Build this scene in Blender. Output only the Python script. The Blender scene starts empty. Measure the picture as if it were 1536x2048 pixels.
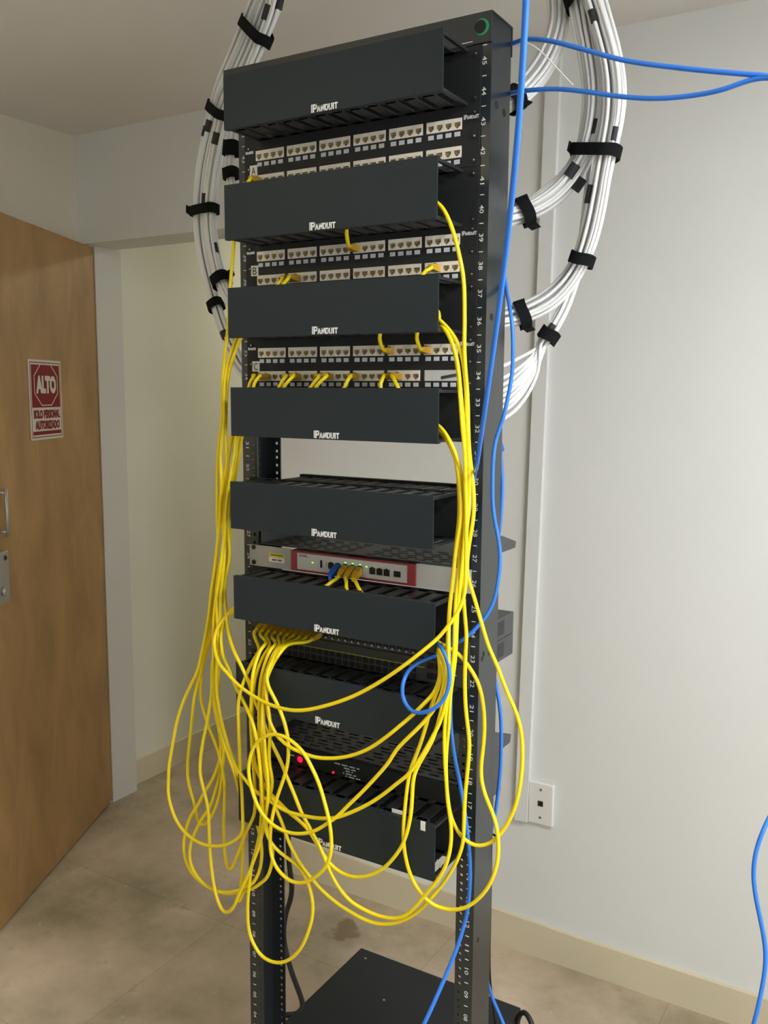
import bpy, bmesh, math, random
from mathutils import Vector, Matrix
random.seed(7)
S = bpy.context.scene
COL = S.collection
PI = math.pi

# ------------------------------------------------------------------ camera
F = 1818.47571591
CAM = Vector((0.89715712, -1.38595066, 1.5373928))
YAW, PIT, ROL = 0.54051424, 0.13252533, 0.00653481
FW = Vector((-math.sin(YAW) * math.cos(PIT), math.cos(YAW) * math.cos(PIT), -math.sin(PIT)))
R0 = Vector((math.cos(YAW), math.sin(YAW), 0))
U0 = R0.cross(FW)
RG = R0 * math.cos(ROL) + U0 * math.sin(ROL)
UP = U0 * math.cos(ROL) - R0 * math.sin(ROL)
cd = bpy.data.cameras.new('camera')
cam = bpy.data.objects.new('camera', cd)
COL.objects.link(cam)
m = Matrix.Identity(4)
for i in range(3):
    m[i][0], m[i][1], m[i][2], m[i][3] = RG[i], UP[i], -FW[i], CAM[i]
cam.matrix_world = m
cd.sensor_fit = 'VERTICAL'
cd.sensor_height = 36.0
cd.lens = F * 36.0 / 2048.0
cd.clip_start = 0.02
S.camera = cam


def ray(px, py):
    return FW + RG * ((px - 768) / F) - UP * ((py - 1024) / F)


def at(px, py, Y):
    d = ray(px, py)
    return CAM + d * ((Y - CAM.y) / d.y)


def atd(px, py, dist):
    return CAM + ray(px, py) * dist


def pix(P):
    d = P - CAM
    w = d.dot(FW)
    return 768 + F * d.dot(RG) / w, 1024 - F * d.dot(UP) / w, w


def zU(n):
    t = (n - 25) / 20.0
    return (((0.00619886 * t + 0.01374896) * t - 0.01272191) * t + 0.8819265) * t + 1.14536719


# ------------------------------------------------------------------ materials
def mat(name, col, rough=0.5, metal=0.0, noise=0.0, nscale=20.0, bump=0.0, emit=None, estr=0.0, spec=None, coat=0.0):
    M = bpy.data.materials.new(name)
    M.use_nodes = True
    nt = M.node_tree
    b = nt.nodes['Principled BSDF']
    b.inputs['Base Color'].default_value = (*col, 1)
    b.inputs['Roughness'].default_value = rough
    b.inputs['Metallic'].default_value = metal
    if spec is not None:
        b.inputs['Specular IOR Level'].default_value = spec
    if coat:
        b.inputs['Coat Weight'].default_value = coat
    if noise or bump:
        tc = nt.nodes.new('ShaderNodeTexCoord')
        n = nt.nodes.new('ShaderNodeTexNoise')
        n.inputs['Scale'].default_value = nscale
        n.inputs['Detail'].default_value = 5
        nt.links.new(tc.outputs['Object'], n.inputs['Vector'])
        if noise:
            mx = nt.nodes.new('ShaderNodeMixRGB')
            mx.blend_type = 'MULTIPLY'
            mx.inputs['Fac'].default_value = noise
            mx.inputs['Color1'].default_value = (*col, 1)
            nt.links.new(n.outputs['Fac'], mx.inputs['Color2'])
            nt.links.new(mx.outputs['Color'], b.inputs['Base Color'])
        if bump:
            bp = nt.nodes.new('ShaderNodeBump')
            bp.inputs['Strength'].default_value = bump
            bp.inputs['Distance'].default_value = 0.002
            nt.links.new(n.outputs['Fac'], bp.inputs['Height'])
            nt.links.new(bp.outputs['Normal'], b.inputs['Normal'])
    if emit:
        b.inputs['Emission Color'].default_value = (*emit, 1)
        b.inputs['Emission Strength'].default_value = estr
    return M


M_BLACK = mat('black_powder_coat', (0.014, 0.017, 0.019), 0.55, spec=0.35, bump=0.15, nscale=900)
M_COVER = mat('charcoal_cover', (0.0155, 0.0250, 0.0325), 0.52, spec=0.35)
M_POST = mat('black_post_paint', (0.018, 0.024, 0.028), 0.26, spec=0.8)
M_DUCT = mat('black_duct_plastic', (0.016, 0.0175, 0.019), 0.45, spec=0.5)
M_DARK = mat('dark_socket', (0.006, 0.006, 0.007), 0.6)
M_MARK = mat('white_print', (0.72, 0.74, 0.76), 0.6)
M_LOGO = mat('logo_white', (0.93, 0.96, 0.99), 0.4)
M_CREAM = mat('cream_jack_plastic', (0.88, 0.84, 0.74), 0.45)
M_JIN = mat('jack_recess', (0.56, 0.49, 0.37), 0.6)
M_GOLD = mat('jack_contacts', (0.50, 0.38, 0.16), 0.4, 0.3)
M_LABEL = mat('label_paper', (0.62, 0.66, 0.72), 0.55)
M_STICK = mat('white_sticker', (0.82, 0.82, 0.78), 0.6)
M_INK = mat('black_ink', (0.015, 0.015, 0.015), 0.6)
M_GRAY = mat('grey_metal_plate', (0.42, 0.42, 0.40), 0.5, 0.2)
M_SILVER = mat('silver_faceplate', (0.62, 0.62, 0.60), 0.45, 0.1)
M_RED = mat('firewall_red', (0.36, 0.045, 0.055), 0.4)
M_YLABEL = mat('yellow_label', (0.75, 0.58, 0.04), 0.5)
M_YEL = mat('yellow_jacket', (0.94, 0.74, 0.006), 0.36, spec=0.5)
M_YPLUG = mat('yellow_plug_boot', (0.55, 0.33, 0.02), 0.35, spec=0.5)
M_BLUE = mat('blue_jacket', (0.028, 0.20, 0.80), 0.36, spec=0.5)
M_BPLUG = mat('blue_plug_boot', (0.02, 0.12, 0.55), 0.35)
M_WHITE = mat('white_jacket', (0.80, 0.82, 0.83), 0.42, spec=0.45)
M_BCORD = mat('black_rubber_cord', (0.012, 0.012, 0.012), 0.5)
M_STRAP = mat('black_hook_and_loop', (0.010, 0.011, 0.012), 0.95, spec=0.1, bump=0.6, nscale=600)
M_TAG = mat('black_tag_tape', (0.016, 0.017, 0.022), 0.6)
M_GREEN = mat('green_sticker', (0.01, 0.30, 0.13), 0.35)
M_SCREW = mat('steel_screw', (0.45, 0.45, 0.45), 0.35, 0.9)
M_LGRN = mat('green_led', (0.05, 0.4, 0.05), 0.4, emit=(0.30, 1.0, 0.06), estr=1.3)
M_LRED = mat('red_led', (0.5, 0.01, 0.03), 0.4, emit=(0.9, 0.01, 0.05), estr=0.9)
M_DRED = mat('red_button_ring', (0.07, 0.012, 0.014), 0.3)
M_YLINE = mat('yellow_green_stripe', (0.36, 0.36, 0.03), 0.5)
M_PLATEW = mat('white_wall_plate', (0.78, 0.78, 0.76), 0.4)
M_STEELH = mat('brushed_steel', (0.40, 0.39, 0.36), 0.38, 0.6)
M_SHELF = mat('dark_grey_shelf', (0.060, 0.064, 0.066), 0.5, spec=0.5)


def wall_mat(name, col, var=0.06):
    M = bpy.data.materials.new(name)
    M.use_nodes = True
    nt = M.node_tree
    b = nt.nodes['Principled BSDF']
    b.inputs['Roughness'].default_value = 0.75
    b.inputs['Specular IOR Level'].default_value = 0.25
    tc = nt.nodes.new('ShaderNodeTexCoord')
    n = nt.nodes.new('ShaderNodeTexNoise')
    n.inputs['Scale'].default_value = 3.0
    n.inputs['Detail'].default_value = 3
    r = nt.nodes.new('ShaderNodeValToRGB')
    r.color_ramp.elements[0].position = 0.3
    r.color_ramp.elements[0].color = (*[c * (1 - var) for c in col], 1)
    r.color_ramp.elements[1].position = 0.7
    r.color_ramp.elements[1].color = (*col, 1)
    n2 = nt.nodes.new('ShaderNodeTexNoise')
    n2.inputs['Scale'].default_value = 180
    bp = nt.nodes.new('ShaderNodeBump')
    bp.inputs['Strength'].default_value = 0.06
    bp.inputs['Distance'].default_value = 0.002
    nt.links.new(tc.outputs['Object'], n.inputs['Vector'])
    nt.links.new(tc.outputs['Object'], n2.inputs['Vector'])
    nt.links.new(n.outputs['Fac'], r.inputs['Fac'])
    nt.links.new(r.outputs['Color'], b.inputs['Base Color'])
    nt.links.new(n2.outputs['Fac'], bp.inputs['Height'])
    nt.links.new(bp.outputs['Normal'], b.inputs['Normal'])
    return M


M_WALL = wall_mat('white_wall_paint', (0.735, 0.755, 0.75), 0.03)
M_HALL = wall_mat('hallway_wall_paint', (0.76, 0.765, 0.66), 0.04)
M_CREAMW = wall_mat('cream_wall_paint', (0.70, 0.66, 0.56), 0.04)
M_CEIL = wall_mat('ceiling_paint', (0.74, 0.72, 0.69), 0.04)
M_TRIM = wall_mat('pale_door_frame_paint', (0.66, 0.66, 0.63), 0.03)
M_BASE = wall_mat('tan_baseboard_tile', (0.68, 0.615, 0.45), 0.10)


def floor_mat():
    M = bpy.data.materials.new('stone_floor_tiles')
    M.use_nodes = True
    nt = M.node_tree
    L = nt.links.new
    N = nt.nodes.new
    b = nt.nodes['Principled BSDF']
    b.inputs['Roughness'].default_value = 0.55
    tc = N('ShaderNodeTexCoord')
    n1 = N('ShaderNodeTexNoise')
    n1.inputs['Scale'].default_value = 2.3
    n1.inputs['Detail'].default_value = 8
    n1.inputs['Roughness'].default_value = 0.62
    L(tc.outputs['Object'], n1.inputs['Vector'])
    r1 = N('ShaderNodeValToRGB')
    e = r1.color_ramp.elements
    e[0].position = 0.36
    e[0].color = (0.31, 0.265, 0.175, 1)
    e[1].position = 0.64
    e[1].color = (0.64, 0.515, 0.385, 1)
    L(n1.outputs['Fac'], r1.inputs['Fac'])
    # darker wear patches
    n2 = N('ShaderNodeTexNoise')
    n2.inputs['Scale'].default_value = 9
    n2.inputs['Detail'].default_value = 10
    n2.inputs['Roughness'].default_value = 0.7
    L(tc.outputs['Object'], n2.inputs['Vector'])
    r2 = N('ShaderNodeValToRGB')
    e = r2.color_ramp.elements
    e[0].position = 0.60
    e[0].color = (0, 0, 0, 1)
    e[1].position = 0.75
    e[1].color = (0.7, 0.7, 0.7, 1)
    L(n2.outputs['Fac'], r2.inputs['Fac'])
    mx = N('ShaderNodeMixRGB')
    mx.inputs['Color2'].default_value = (0.21, 0.165, 0.105, 1)
    L(r2.outputs['Color'], mx.inputs['Fac'])
    L(r1.outputs['Color'], mx.inputs['Color1'])
    # pale chips
    n3 = N('ShaderNodeTexNoise')
    n3.inputs['Scale'].default_value = 30
    n3.inputs['Detail'].default_value = 6
    L(tc.outputs['Object'], n3.inputs['Vector'])
    r3 = N('ShaderNodeValToRGB')
    e = r3.color_ramp.elements
    e[0].position = 0.66
    e[0].color = (0, 0, 0, 1)
    e[1].position = 0.72
    e[1].color = (0.55, 0.55, 0.55, 1)
    L(n3.outputs['Fac'], r3.inputs['Fac'])
    mx2 = N('ShaderNodeMixRGB')
    mx2.inputs['Color2'].default_value = (0.55, 0.52, 0.45, 1)
    L(r3.outputs['Color'], mx2.inputs['Fac'])
    L(mx.outputs['Color'], mx2.inputs['Color1'])
    # grout joints
    mp = N('ShaderNodeMapping')
    mp.inputs['Location'].default_value = (0.17, 0.11, 0)
    L(tc.outputs['Object'], mp.inputs['Vector'])
    br = N('ShaderNodeTexBrick')
    br.offset = 0.0
    br.inputs['Scale'].default_value = 1.0
    br.inputs['Mortar Size'].default_value = 0.0022
    br.inputs['Mortar Smooth'].default_value = 0.6
    br.inputs['Brick Width'].default_value = 0.6
    br.inputs['Row Height'].default_value = 0.6
    br.inputs['Color1'].default_value = (1, 1, 1, 1)
    br.inputs['Color2'].default_value = (0.93, 0.93, 0.93, 1)
    br.inputs['Mortar'].default_value = (0.80, 0.77, 0.72, 1)
    L(mp.outputs['Vector'], br.inputs['Vector'])
    mx3 = N('ShaderNodeMixRGB')
    mx3.blend_type = 'MULTIPLY'
    mx3.inputs['Fac'].default_value = 1
    L(mx2.outputs['Color'], mx3.inputs['Color1'])
    L(br.outputs['Color'], mx3.inputs['Color2'])
    # one brown stain by the box
    st = at(690, 1858, 0.0)
    st = CAM + ray(690, 1858) * (-CAM.z / ray(690, 1858).z)
    vd = N('ShaderNodeVectorMath')
    vd.operation = 'DISTANCE'
    vd.inputs[1].default_value = (st.x, st.y, 0)
    nz = N('ShaderNodeTexNoise')
    nz.inputs['Scale'].default_value = 16
    nz.inputs['Detail'].default_value = 3
    L(tc.outputs['Object'], nz.inputs['Vector'])
    L(tc.outputs['Object'], vd.inputs[0])
    ma = N('ShaderNodeMath')
    ma.operation = 'MULTIPLY_ADD'
    ma.inputs[1].default_value = 0.14
    L(nz.outputs['Fac'], ma.inputs[0])
    L(vd.outputs['Value'], ma.inputs[2])
    r4 = N('ShaderNodeValToRGB')
    e = r4.color_ramp.elements
    e[0].position = 0.105
    e[0].color = (0.75, 0.75, 0.75, 1)
    e[1].position = 0.12
    e[1].color = (0, 0, 0, 1)
    L(ma.outputs['Value'], r4.inputs['Fac'])
    mx4 = N('ShaderNodeMixRGB')
    mx4.inputs['Color2'].default_value = (0.17, 0.115, 0.055, 1)
    L(r4.outputs['Color'], mx4.inputs['Fac'])
    L(mx3.outputs['Color'], mx4.inputs['Color1'])
    L(mx4.outputs['Color'], b.inputs['Base Color'])
    bp = N('ShaderNodeBump')
    bp.inputs['Strength'].default_value = 0.25
    bp.inputs['Distance'].default_value = 0.003
    L(n2.outputs['Fac'], bp.inputs['Height'])
    L(bp.outputs['Normal'], b.inputs['Normal'])
    return M


M_FLOOR = floor_mat()


def wood_mat():
    M = bpy.data.materials.new('brown_plywood')
    M.use_nodes = True
    nt = M.node_tree
    L = nt.links.new
    N = nt.nodes.new
    b = nt.nodes['Principled BSDF']
    b.inputs['Roughness'].default_value = 0.5
    tc = N('ShaderNodeTexCoord')
    mp = N('ShaderNodeMapping')
    mp.inputs['Scale'].default_value = (1, 2.0, 0.8)
    L(tc.outputs['Object'], mp.inputs['Vector'])
    n = N('ShaderNodeTexNoise')
    n.inputs['Scale'].default_value = 3.4
    n.inputs['Detail'].default_value = 8
    n.inputs['Roughness'].default_value = 0.6
    n.inputs['Distortion'].default_value = 0.8
    L(mp.outputs['Vector'], n.inputs['Vector'])
    r = N('ShaderNodeValToRGB')
    e = r.color_ramp.elements
    e[0].position = 0.25
    e[0].color = (0.29, 0.165, 0.065, 1)
    e[1].position = 0.75
    e[1].color = (0.49, 0.295, 0.117, 1)
    L(n.outputs['Fac'], r.inputs['Fac'])
    mp2 = N('ShaderNodeMapping')
    mp2.inputs['Scale'].default_value = (1, 60, 2.5)
    L(tc.outputs['Object'], mp2.inputs['Vector'])
    n2 = N('ShaderNodeTexNoise')
    n2.inputs['Scale'].default_value = 3
    n2.inputs['Detail'].default_value = 4
    L(mp2.outputs['Vector'], n2.inputs['Vector'])
    mx = N('ShaderNodeMixRGB')
    mx.blend_type = 'MULTIPLY'
    mx.inputs['Fac'].default_value = 0.14
    L(r.outputs['Color'], mx.inputs['Color1'])
    L(n2.outputs['Fac'], mx.inputs['Color2'])
    L(mx.outputs['Color'], b.inputs['Base Color'])
    return M


M_WOOD = wood_mat()


# ------------------------------------------------------------------ mesh helpers
class MB:
    def __init__(self, *mats):
        self.bm = bmesh.new()
        self.mats = list(mats)

    def box(self, x0, x1, y0, y1, z0, z1, mi=0, bev=0.0):
        v = [self.bm.verts.new((x, y, z)) for x in (x0, x1) for y in (y0, y1) for z in (z0, z1)]
        fs = []
        for q in ((0, 1, 3, 2), (4, 6, 7, 5), (0, 4, 5, 1), (2, 3, 7, 6), (0, 2, 6, 4), (1, 5, 7, 3)):
            f = self.bm.faces.new([v[i] for i in q])
            f.material_index = mi
            fs.append(f)
        if bev:
            es = {e for f in fs for e in f.edges}
            r = bmesh.ops.bevel(self.bm, geom=list(es), offset=bev, segments=2, affect='EDGES', profile=0.5)
            for f in r['faces']:
                f.material_index = mi
        return self

    def poly(self, pts, mi=0):
        f = self.bm.faces.new([self.bm.verts.new(p) for p in pts])
        f.material_index = mi
        return f

    def prism(self, pts, off, mi=0):
        """extrude a planar outline by the vector off"""
        a = [self.bm.verts.new(p) for p in pts]
        b = [self.bm.verts.new(Vector(p) + Vector(off)) for p in pts]
        n = len(a)
        self.bm.faces.new(a).material_index = mi
        self.bm.faces.new(list(reversed(b))).material_index = mi
        for i in range(n):
            self.bm.faces.new((a[i], b[i], b[(i + 1) % n], a[(i + 1) % n])).material_index = mi
        return self

    def cyl(self, c, axis, r, h, seg=16, mi=0, r2=None):
        c = Vector(c)
        ax = Vector(axis).normalized()
        t = Vector((0, 0, 1)) if abs(ax.z) < 0.9 else Vector((1, 0, 0))
        u = ax.cross(t).normalized()
        w = ax.cross(u)
        r2 = r if r2 is None else r2
        A = [self.bm.verts.new(c + (u * math.cos(2 * PI * i / seg) + w * math.sin(2 * PI * i / seg)) * r) for i in range(seg)]
        B = [self.bm.verts.new(c + ax * h + (u * math.cos(2 * PI * i / seg) + w * math.sin(2 * PI * i / seg)) * r2) for i in range(seg)]
        self.bm.faces.new(A).material_index = mi
        self.bm.faces.new(list(reversed(B))).material_index = mi
        for i in range(seg):
            f = self.bm.faces.new((A[i], B[i], B[(i + 1) % seg], A[(i + 1) % seg]))
            f.material_index = mi
            f.smooth = True
        return self

    def tube(self, pts, r, seg=8, mi=0):
        n = len(pts)
        prev = None
        tan0 = (pts[1] - pts[0]).normalized()
        t = Vector((0, 0, 1)) if abs(tan0.z) < 0.9 else Vector((1, 0, 0))
        u = tan0.cross(t).normalized()
        rings = []
        for i in range(n):
            tg = (pts[min(i + 1, n - 1)] - pts[max(i - 1, 0)]).normalized()
            u = (u - tg * u.dot(tg)).normalized()
            w = tg.cross(u)
            rings.append([self.bm.verts.new(pts[i] + (u * math.cos(2 * PI * k / seg) + w * math.sin(2 * PI * k / seg)) * r) for k in range(seg)])
        for i in range(n - 1):
            a, b = rings[i], rings[i + 1]
            for k in range(seg):
                f = self.bm.faces.new((a[k], a[(k + 1) % seg], b[(k + 1) % seg], b[k]))
                f.smooth = True
                f.material_index = mi
        self.bm.faces.new(list(reversed(rings[0]))).material_index = mi
        self.bm.faces.new(rings[-1]).material_index = mi
        return self

    def mesh(self, me, M, mi=0):
        """append a mesh datablock through a matrix"""
        vs = [self.bm.verts.new(M @ v.co) for v in me.vertices]
        for p in me.polygons:
            try:
                self.bm.faces.new([vs[i] for i in p.vertices]).material_index = mi
            except ValueError:
                pass
        return self

    def build(self, name, parent=None):
        bmesh.ops.recalc_face_normals(self.bm, faces=self.bm.faces[:])
        me = bpy.data.meshes.new(name)
        self.bm.to_mesh(me)
        self.bm.free()
        for M in self.mats:
            me.materials.append(M)
        o = bpy.data.objects.new(name, me)
        COL.objects.link(o)
        if parent:
            o.parent = parent
            o.matrix_parent_inverse = Matrix.Translation(-Vector(parent.location)) if not parent.parent and parent.type == 'EMPTY' else Matrix.Identity(4)
        return o


def thing(name, label, cat, loc=(0, 0, 0), group=None):
    o = bpy.data.objects.new(name, None)
    o.empty_display_size = 0.05
    o.location = loc
    COL.objects.link(o)
    o['label'] = label
    o['category'] = cat
    if group:
        o['group'] = group
    return o


def tag(o, label, cat, group=None):
    o['label'] = label
    o['category'] = cat
    if group:
        o['group'] = group
    return o


def struct(o, label=None, cat=None):
    o['kind'] = 'structure'
    if label:
        o['label'] = label
        o['category'] = cat
    return o


_TX = {}


def text_mesh(s, bold=0.0):
    k = (s, bold)
    if k not in _TX:
        c = bpy.data.curves.new('lettering', 'FONT')
        c.body = s
        c.size = 1.0
        c.offset = bold
        c.resolution_u = 3
        o = bpy.data.objects.new('lettering', c)
        COL.objects.link(o)
        dg = bpy.context.evaluated_depsgraph_get()
        me = bpy.data.meshes.new_from_object(o.evaluated_get(dg))
        bpy.data.objects.remove(o)
        bpy.data.curves.remove(c)
        xs = [v.co.x for v in me.vertices]
        ys = [v.co.y for v in me.vertices]
        _TX[k] = (me, min(xs), max(xs), min(ys), max(ys))
    return _TX[k]


def put_text(mb, s, x0, x1, z0, z1, y, mi=0, bold=0.0, origin=None, ux=None, uz=None, un=None, rot=False):
    """fit text into a rectangle on the plane y (facing -y), or on a plane given by origin and axes"""
    me, a, b, c, d = text_mesh(s, bold)
    ux = Vector(ux or (1, 0, 0))
    uz = Vector(uz or (0, 0, 1))
    O = Vector(origin) if origin else Vector((0, y, 0))
    if rot:   # reads from top to bottom
        sx, sz = (z1 - z0) / (b - a), (x1 - x0) / (d - c)
        X, Z = -uz * sx, ux * sz
        T = O + ux * x0 + uz * z1 - X * a - Z * c
    else:
        sx, sz = (x1 - x0) / (b - a), (z1 - z0) / (d - c)
        X, Z = ux * sx, uz * sz
        T = O + ux * x0 + uz * z0 - X * a - Z * c
    M = Matrix.Identity(4)
    nrm = X.cross(Z).normalized()
    for i in range(3):
        M[i][0], M[i][1], M[i][2], M[i][3] = X[i], Z[i], nrm[i], T[i]
    mb.mesh(me, M, mi)


def spline(P, step=0.008):
    """centripetal Catmull-Rom through the points"""
    P = [Vector(p) for p in P]
    Q = [P[0]]
    for p in P[1:]:
        if (p - Q[-1]).length > 1e-4:
            Q.append(p)
    P = Q
    if len(P) == 2:
        return P
    E = [P[0] * 2 - P[1]] + P + [P[-1] * 2 - P[-2]]
    out = []
    for i in range(1, len(E) - 2):
        p0, p1, p2, p3 = E[i - 1:i + 3]
        t0 = 0.0
        t1 = t0 + max((p1 - p0).length, 1e-6) ** 0.5
        t2 = t1 + max((p2 - p1).length, 1e-6) ** 0.5
        t3 = t2 + max((p3 - p2).length, 1e-6) ** 0.5
        n = max(1, int(round((p2 - p1).length / step)))
        for k in range(n):
            t = t1 + (t2 - t1) * k / n
            A1 = p0 * ((t1 - t) / (t1 - t0)) + p1 * ((t - t0) / (t1 - t0))
            A2 = p1 * ((t2 - t) / (t2 - t1)) + p2 * ((t - t1) / (t2 - t1))
            A3 = p2 * ((t3 - t) / (t3 - t2)) + p3 * ((t - t2) / (t3 - t2))
            B1 = A1 * ((t2 - t) / (t2 - t0)) + A2 * ((t - t0) / (t2 - t0))
            B2 = A2 * ((t3 - t) / (t3 - t1)) + A3 * ((t - t1) / (t3 - t1))
            out.append(B1 * ((t2 - t) / (t2 - t1)) + B2 * ((t - t1) / (t2 - t1)))
    out.append(P[-1])
    return out


def smooth(P, n):
    for _ in range(n):
        P = [P[0]] + [(P[i - 1] + P[i] * 2 + P[i + 1]) / 4 for i in range(1, len(P) - 1)] + [P[-1]]
    return P


def path(spec):
    """entries: Vector (world point) or (px, py[, Y]); missing Y is interpolated between the given ones"""
    ys = [None] * len(spec)
    for i, s in enumerate(spec):
        if isinstance(s, Vector):
            ys[i] = s.y
        elif len(s) == 3:
            ys[i] = s[2]
    known = [i for i, y in enumerate(ys) if y is not None]
    for i in range(len(ys)):
        if ys[i] is None:
            lo = max([k for k in known if k < i], default=None)
            hi = min([k for k in known if k > i], default=None)
            if lo is None:
                ys[i] = ys[hi]
            elif hi is None:
                ys[i] = ys[lo]
            else:
                t = (i - lo) / (hi - lo)
                t = t * t * (3 - 2 * t)
                ys[i] = ys[lo] + (ys[hi] - ys[lo]) * t
    return [s if isinstance(s, Vector) else at(s[0], s[1], ys[i]) for i, s in enumerate(spec)]


V = Vector
YB = 0.827          # face of the back wall
XL = -1.665         # left wall
HC = 2.385          # ceiling
XR, YF = 2.3, -3.1  # right and front walls
OP0, OP1, OPZ = -1.64, -0.87, 2.028   # doorway in the back wall

# ------------------------------------------------------------------ room shell
b = MB(M_FLOOR); b.box(-2.2, XR + .1, YF - .1, 3.3, -0.05, 0.0); struct(b.build('floor'))
b = MB(M_CEIL); b.box(-2.2, XR + .1, YF - .1, 3.3, HC, HC + 0.05); struct(b.build('ceiling'))
b = MB(M_WALL)
b.box(OP1, XR, YB, YB + .15, 0, HC)
b.box(OP0 - .2, OP1, YB, YB + .15, OPZ, HC)
b.box(OP0 - .2, OP0, YB, YB + .15, 0, OPZ)
struct(b.build('wall_back'))
b = MB(M_CREAMW); b.box(XL - .1, XL, YF, YB, 0, HC); struct(b.build('wall_left'))
b = MB(M_WALL); b.box(XR, XR + .1, YF, YB + .15, 0, HC); struct(b.build('wall_right'))
b = MB(M_WALL); b.box(XL - .1, XR + .1, YF - .1, YF, 0, HC); struct(b.build('wall_front'))
b = MB(M_HALL)
b.box(-1.80, -1.684, YB + .15, 3.1, 0, HC)
b.box(-1.80, OP1 + .7, 3.1, 3.2, 0, HC)
b.box(OP1 + .55, OP1 + .7, YB + .15, 3.1, 0, HC)
struct(b.build('wall_hallway'))
b = MB(M_BASE)
b.prism([(OP1 + .004, YB - .012, 0), (XR, YB - .012, 0), (XR, YB - .012, .088), (.2, YB - .012, .094), (OP1 + .004, YB - .012, .121)], (0, .0118, 0))
struct(b.build('baseboard_back'))
b = MB(M_BASE); b.box(-1.684, -1.672, .992, 3.1, 0.0, 0.10, bev=.0015); struct(b.build('baseboard_left'))
# door frame: jambs and head lining the opening
b = MB(M_TRIM)
b.box(OP0 - .045, OP0 + .006, YB + .045, YB + .164, 0, OPZ - .0005)
b.build('trim_1')['kind'] = 'structure'
b = MB(M_TRIM); b.box(OP1 - .02, OP1 - .0005, YB + .02, YB + .16, 0, OPZ - .0005); b.build('trim_2')['kind'] = 'structure'

# ------------------------------------------------------------------ door (open into the room)
H0 = V((-1.646, .886, 0))
DU = (V((-1.274, .121, 0)) - H0).normalized()      # along the leaf, from hinge to free edge
DN = V((0.765, 0.372, 0)).normalized()               # visible face
DZ = V((0, 0, 1))


def dpt(u, z, n=0.0):
    return H0 + DU * u + DZ * z + DN * n


def dbox(mb, u0, u1, z0, z1, n0, n1, mi=0, bev=0.0):
    t = MB()
    t.box(0, u1 - u0, 0, n1 - n0, 0, z1 - z0, 0, bev)
    me = bpy.data.meshes.new('tmp')
    t.bm.to_mesh(me)
    t.bm.free()
    M = Matrix.Identity(4)
    T = dpt(u0, z0, n0)
    for i in range(3):
        M[i][0], M[i][1], M[i][2], M[i][3] = DU[i], DN[i], DZ[i], T[i]
    mb.mesh(me, M, mi)
    bpy.data.meshes.remove(me)


b = MB(M_WOOD)
dbox(b, 0.0, 0.86, 0.008, 2.022, -0.04, 0.0)
door = struct(b.build('door_1'), 'brown plywood door standing open at the left, with a stop sign on it', 'door')
b = MB(M_STEELH)
pts = [dpt(.752, 1.262, .028), dpt(.752, 1.19, .029), dpt(.752, 1.126, .028)]
b.tube(pts, .0055, 12)
b.tube([dpt(.752, 1.250, 0), dpt(.752, 1.250, .028)], .005, 10)
b.tube([dpt(.752, 1.140, 0), dpt(.752, 1.140, .028)], .005, 10)
h = b.build('door_handle', door)
h.matrix_parent_inverse = Matrix.Identity(4)
h['label'] = 'steel pull bar'
b = MB(M_STEELH, M_DARK)
dbox(b, .728, .80, .938, 1.085, 0, .016, 0, .004)
b.cyl(dpt(.748, 1.066, .0155), DN, .007, .002, 14, 1)
b.cyl(dpt(.768, .975, .0155), DN, .013, .012, 14, 0)
h = b.build('lock_plate', door)
h.matrix_parent_inverse = Matrix.Identity(4)
h['label'] = 'grey lock case with a dark keyhole'
b = MB(M_STEELH)
for z in (.25, 1.0, 1.8):
    b.tube([dpt(-.004, z - .045, .004), dpt(-.004, z + .045, .004)], .006, 10)
h = b.build('hinge', door)
h.matrix_parent_inverse = Matrix.Identity(4)

# warning sign on the door
M_SWHITE = mat('sign_white', (0.66, 0.61, 0.55), 0.6, spec=0.25)
M_SRED = mat('sign_red', (0.21, 0.011, 0.016), 0.6, spec=0.2)
u0, u1, z0, z1 = .318, .535, 1.382, 1.624
sign = thing('warning_sign', 'red and white ALTO stop sign stuck to the brown door', 'sign', dpt((u0 + u1) / 2, z0, .003))


def sign_child(b, name):
    o = b.build(name, sign)
    return o


# viewed from the room the hinge edge is on the right, so sign x runs from u1 down to u0
SX = -DU
SO = dpt(u1, 0, 0)
SW, SH = u1 - u0, z1 - z0


def sp(x, z, n):
    return SO + SX * x + DZ * (z0 + z) + DN * n


def srect(b, x0, x1, za, zb, n, mi=0):
    b.poly([sp(x0, za, n), sp(x1, za, n), sp(x1, zb, n), sp(x0, zb, n)], mi)


def spoly_ring(b, outer, inner, n, mi=0):
    k = len(outer)
    for i in range(k):
        j = (i + 1) % k
        b.poly([sp(*outer[i], n), sp(*outer[j], n), sp(*inner[j], n), sp(*inner[i], n)], mi)


b = MB(M_SWHITE)
b.prism([sp(0, 0, .0005), sp(SW, 0, .0005), sp(SW, SH, .0005), sp(0, SH, .0005)], DN * .0025)
sign_child(b, 'board')
b = MB(M_SRED, M_SWHITE)
# thin dark border line and the red field
o_ = [(.007, .007), (SW - .007, .007), (SW - .007, SH - .007), (.007, SH - .007)]
i_ = [(.0095, .0095), (SW - .0095, .0095), (SW - .0095, SH - .0095), (.0095, SH - .0095)]
spoly_ring(b, o_, i_, .0034, 0)
srect(b, .014, SW - .014, SH * .405, SH - .015, .0035, 0)
srect(b, .014, SW - .014, .015, .026, .0035, 0)
cx, cz = SW / 2, SH * .69


def octo(rx, rz):
    k = .42
    return [(cx - rx * k, cz - rz), (cx + rx * k, cz - rz), (cx + rx, cz - rz * k), (cx + rx, cz + rz * k),
            (cx + rx * k, cz + rz), (cx - rx * k, cz + rz), (cx - rx, cz + rz * k), (cx - rx, cz - rz * k)]


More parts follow.
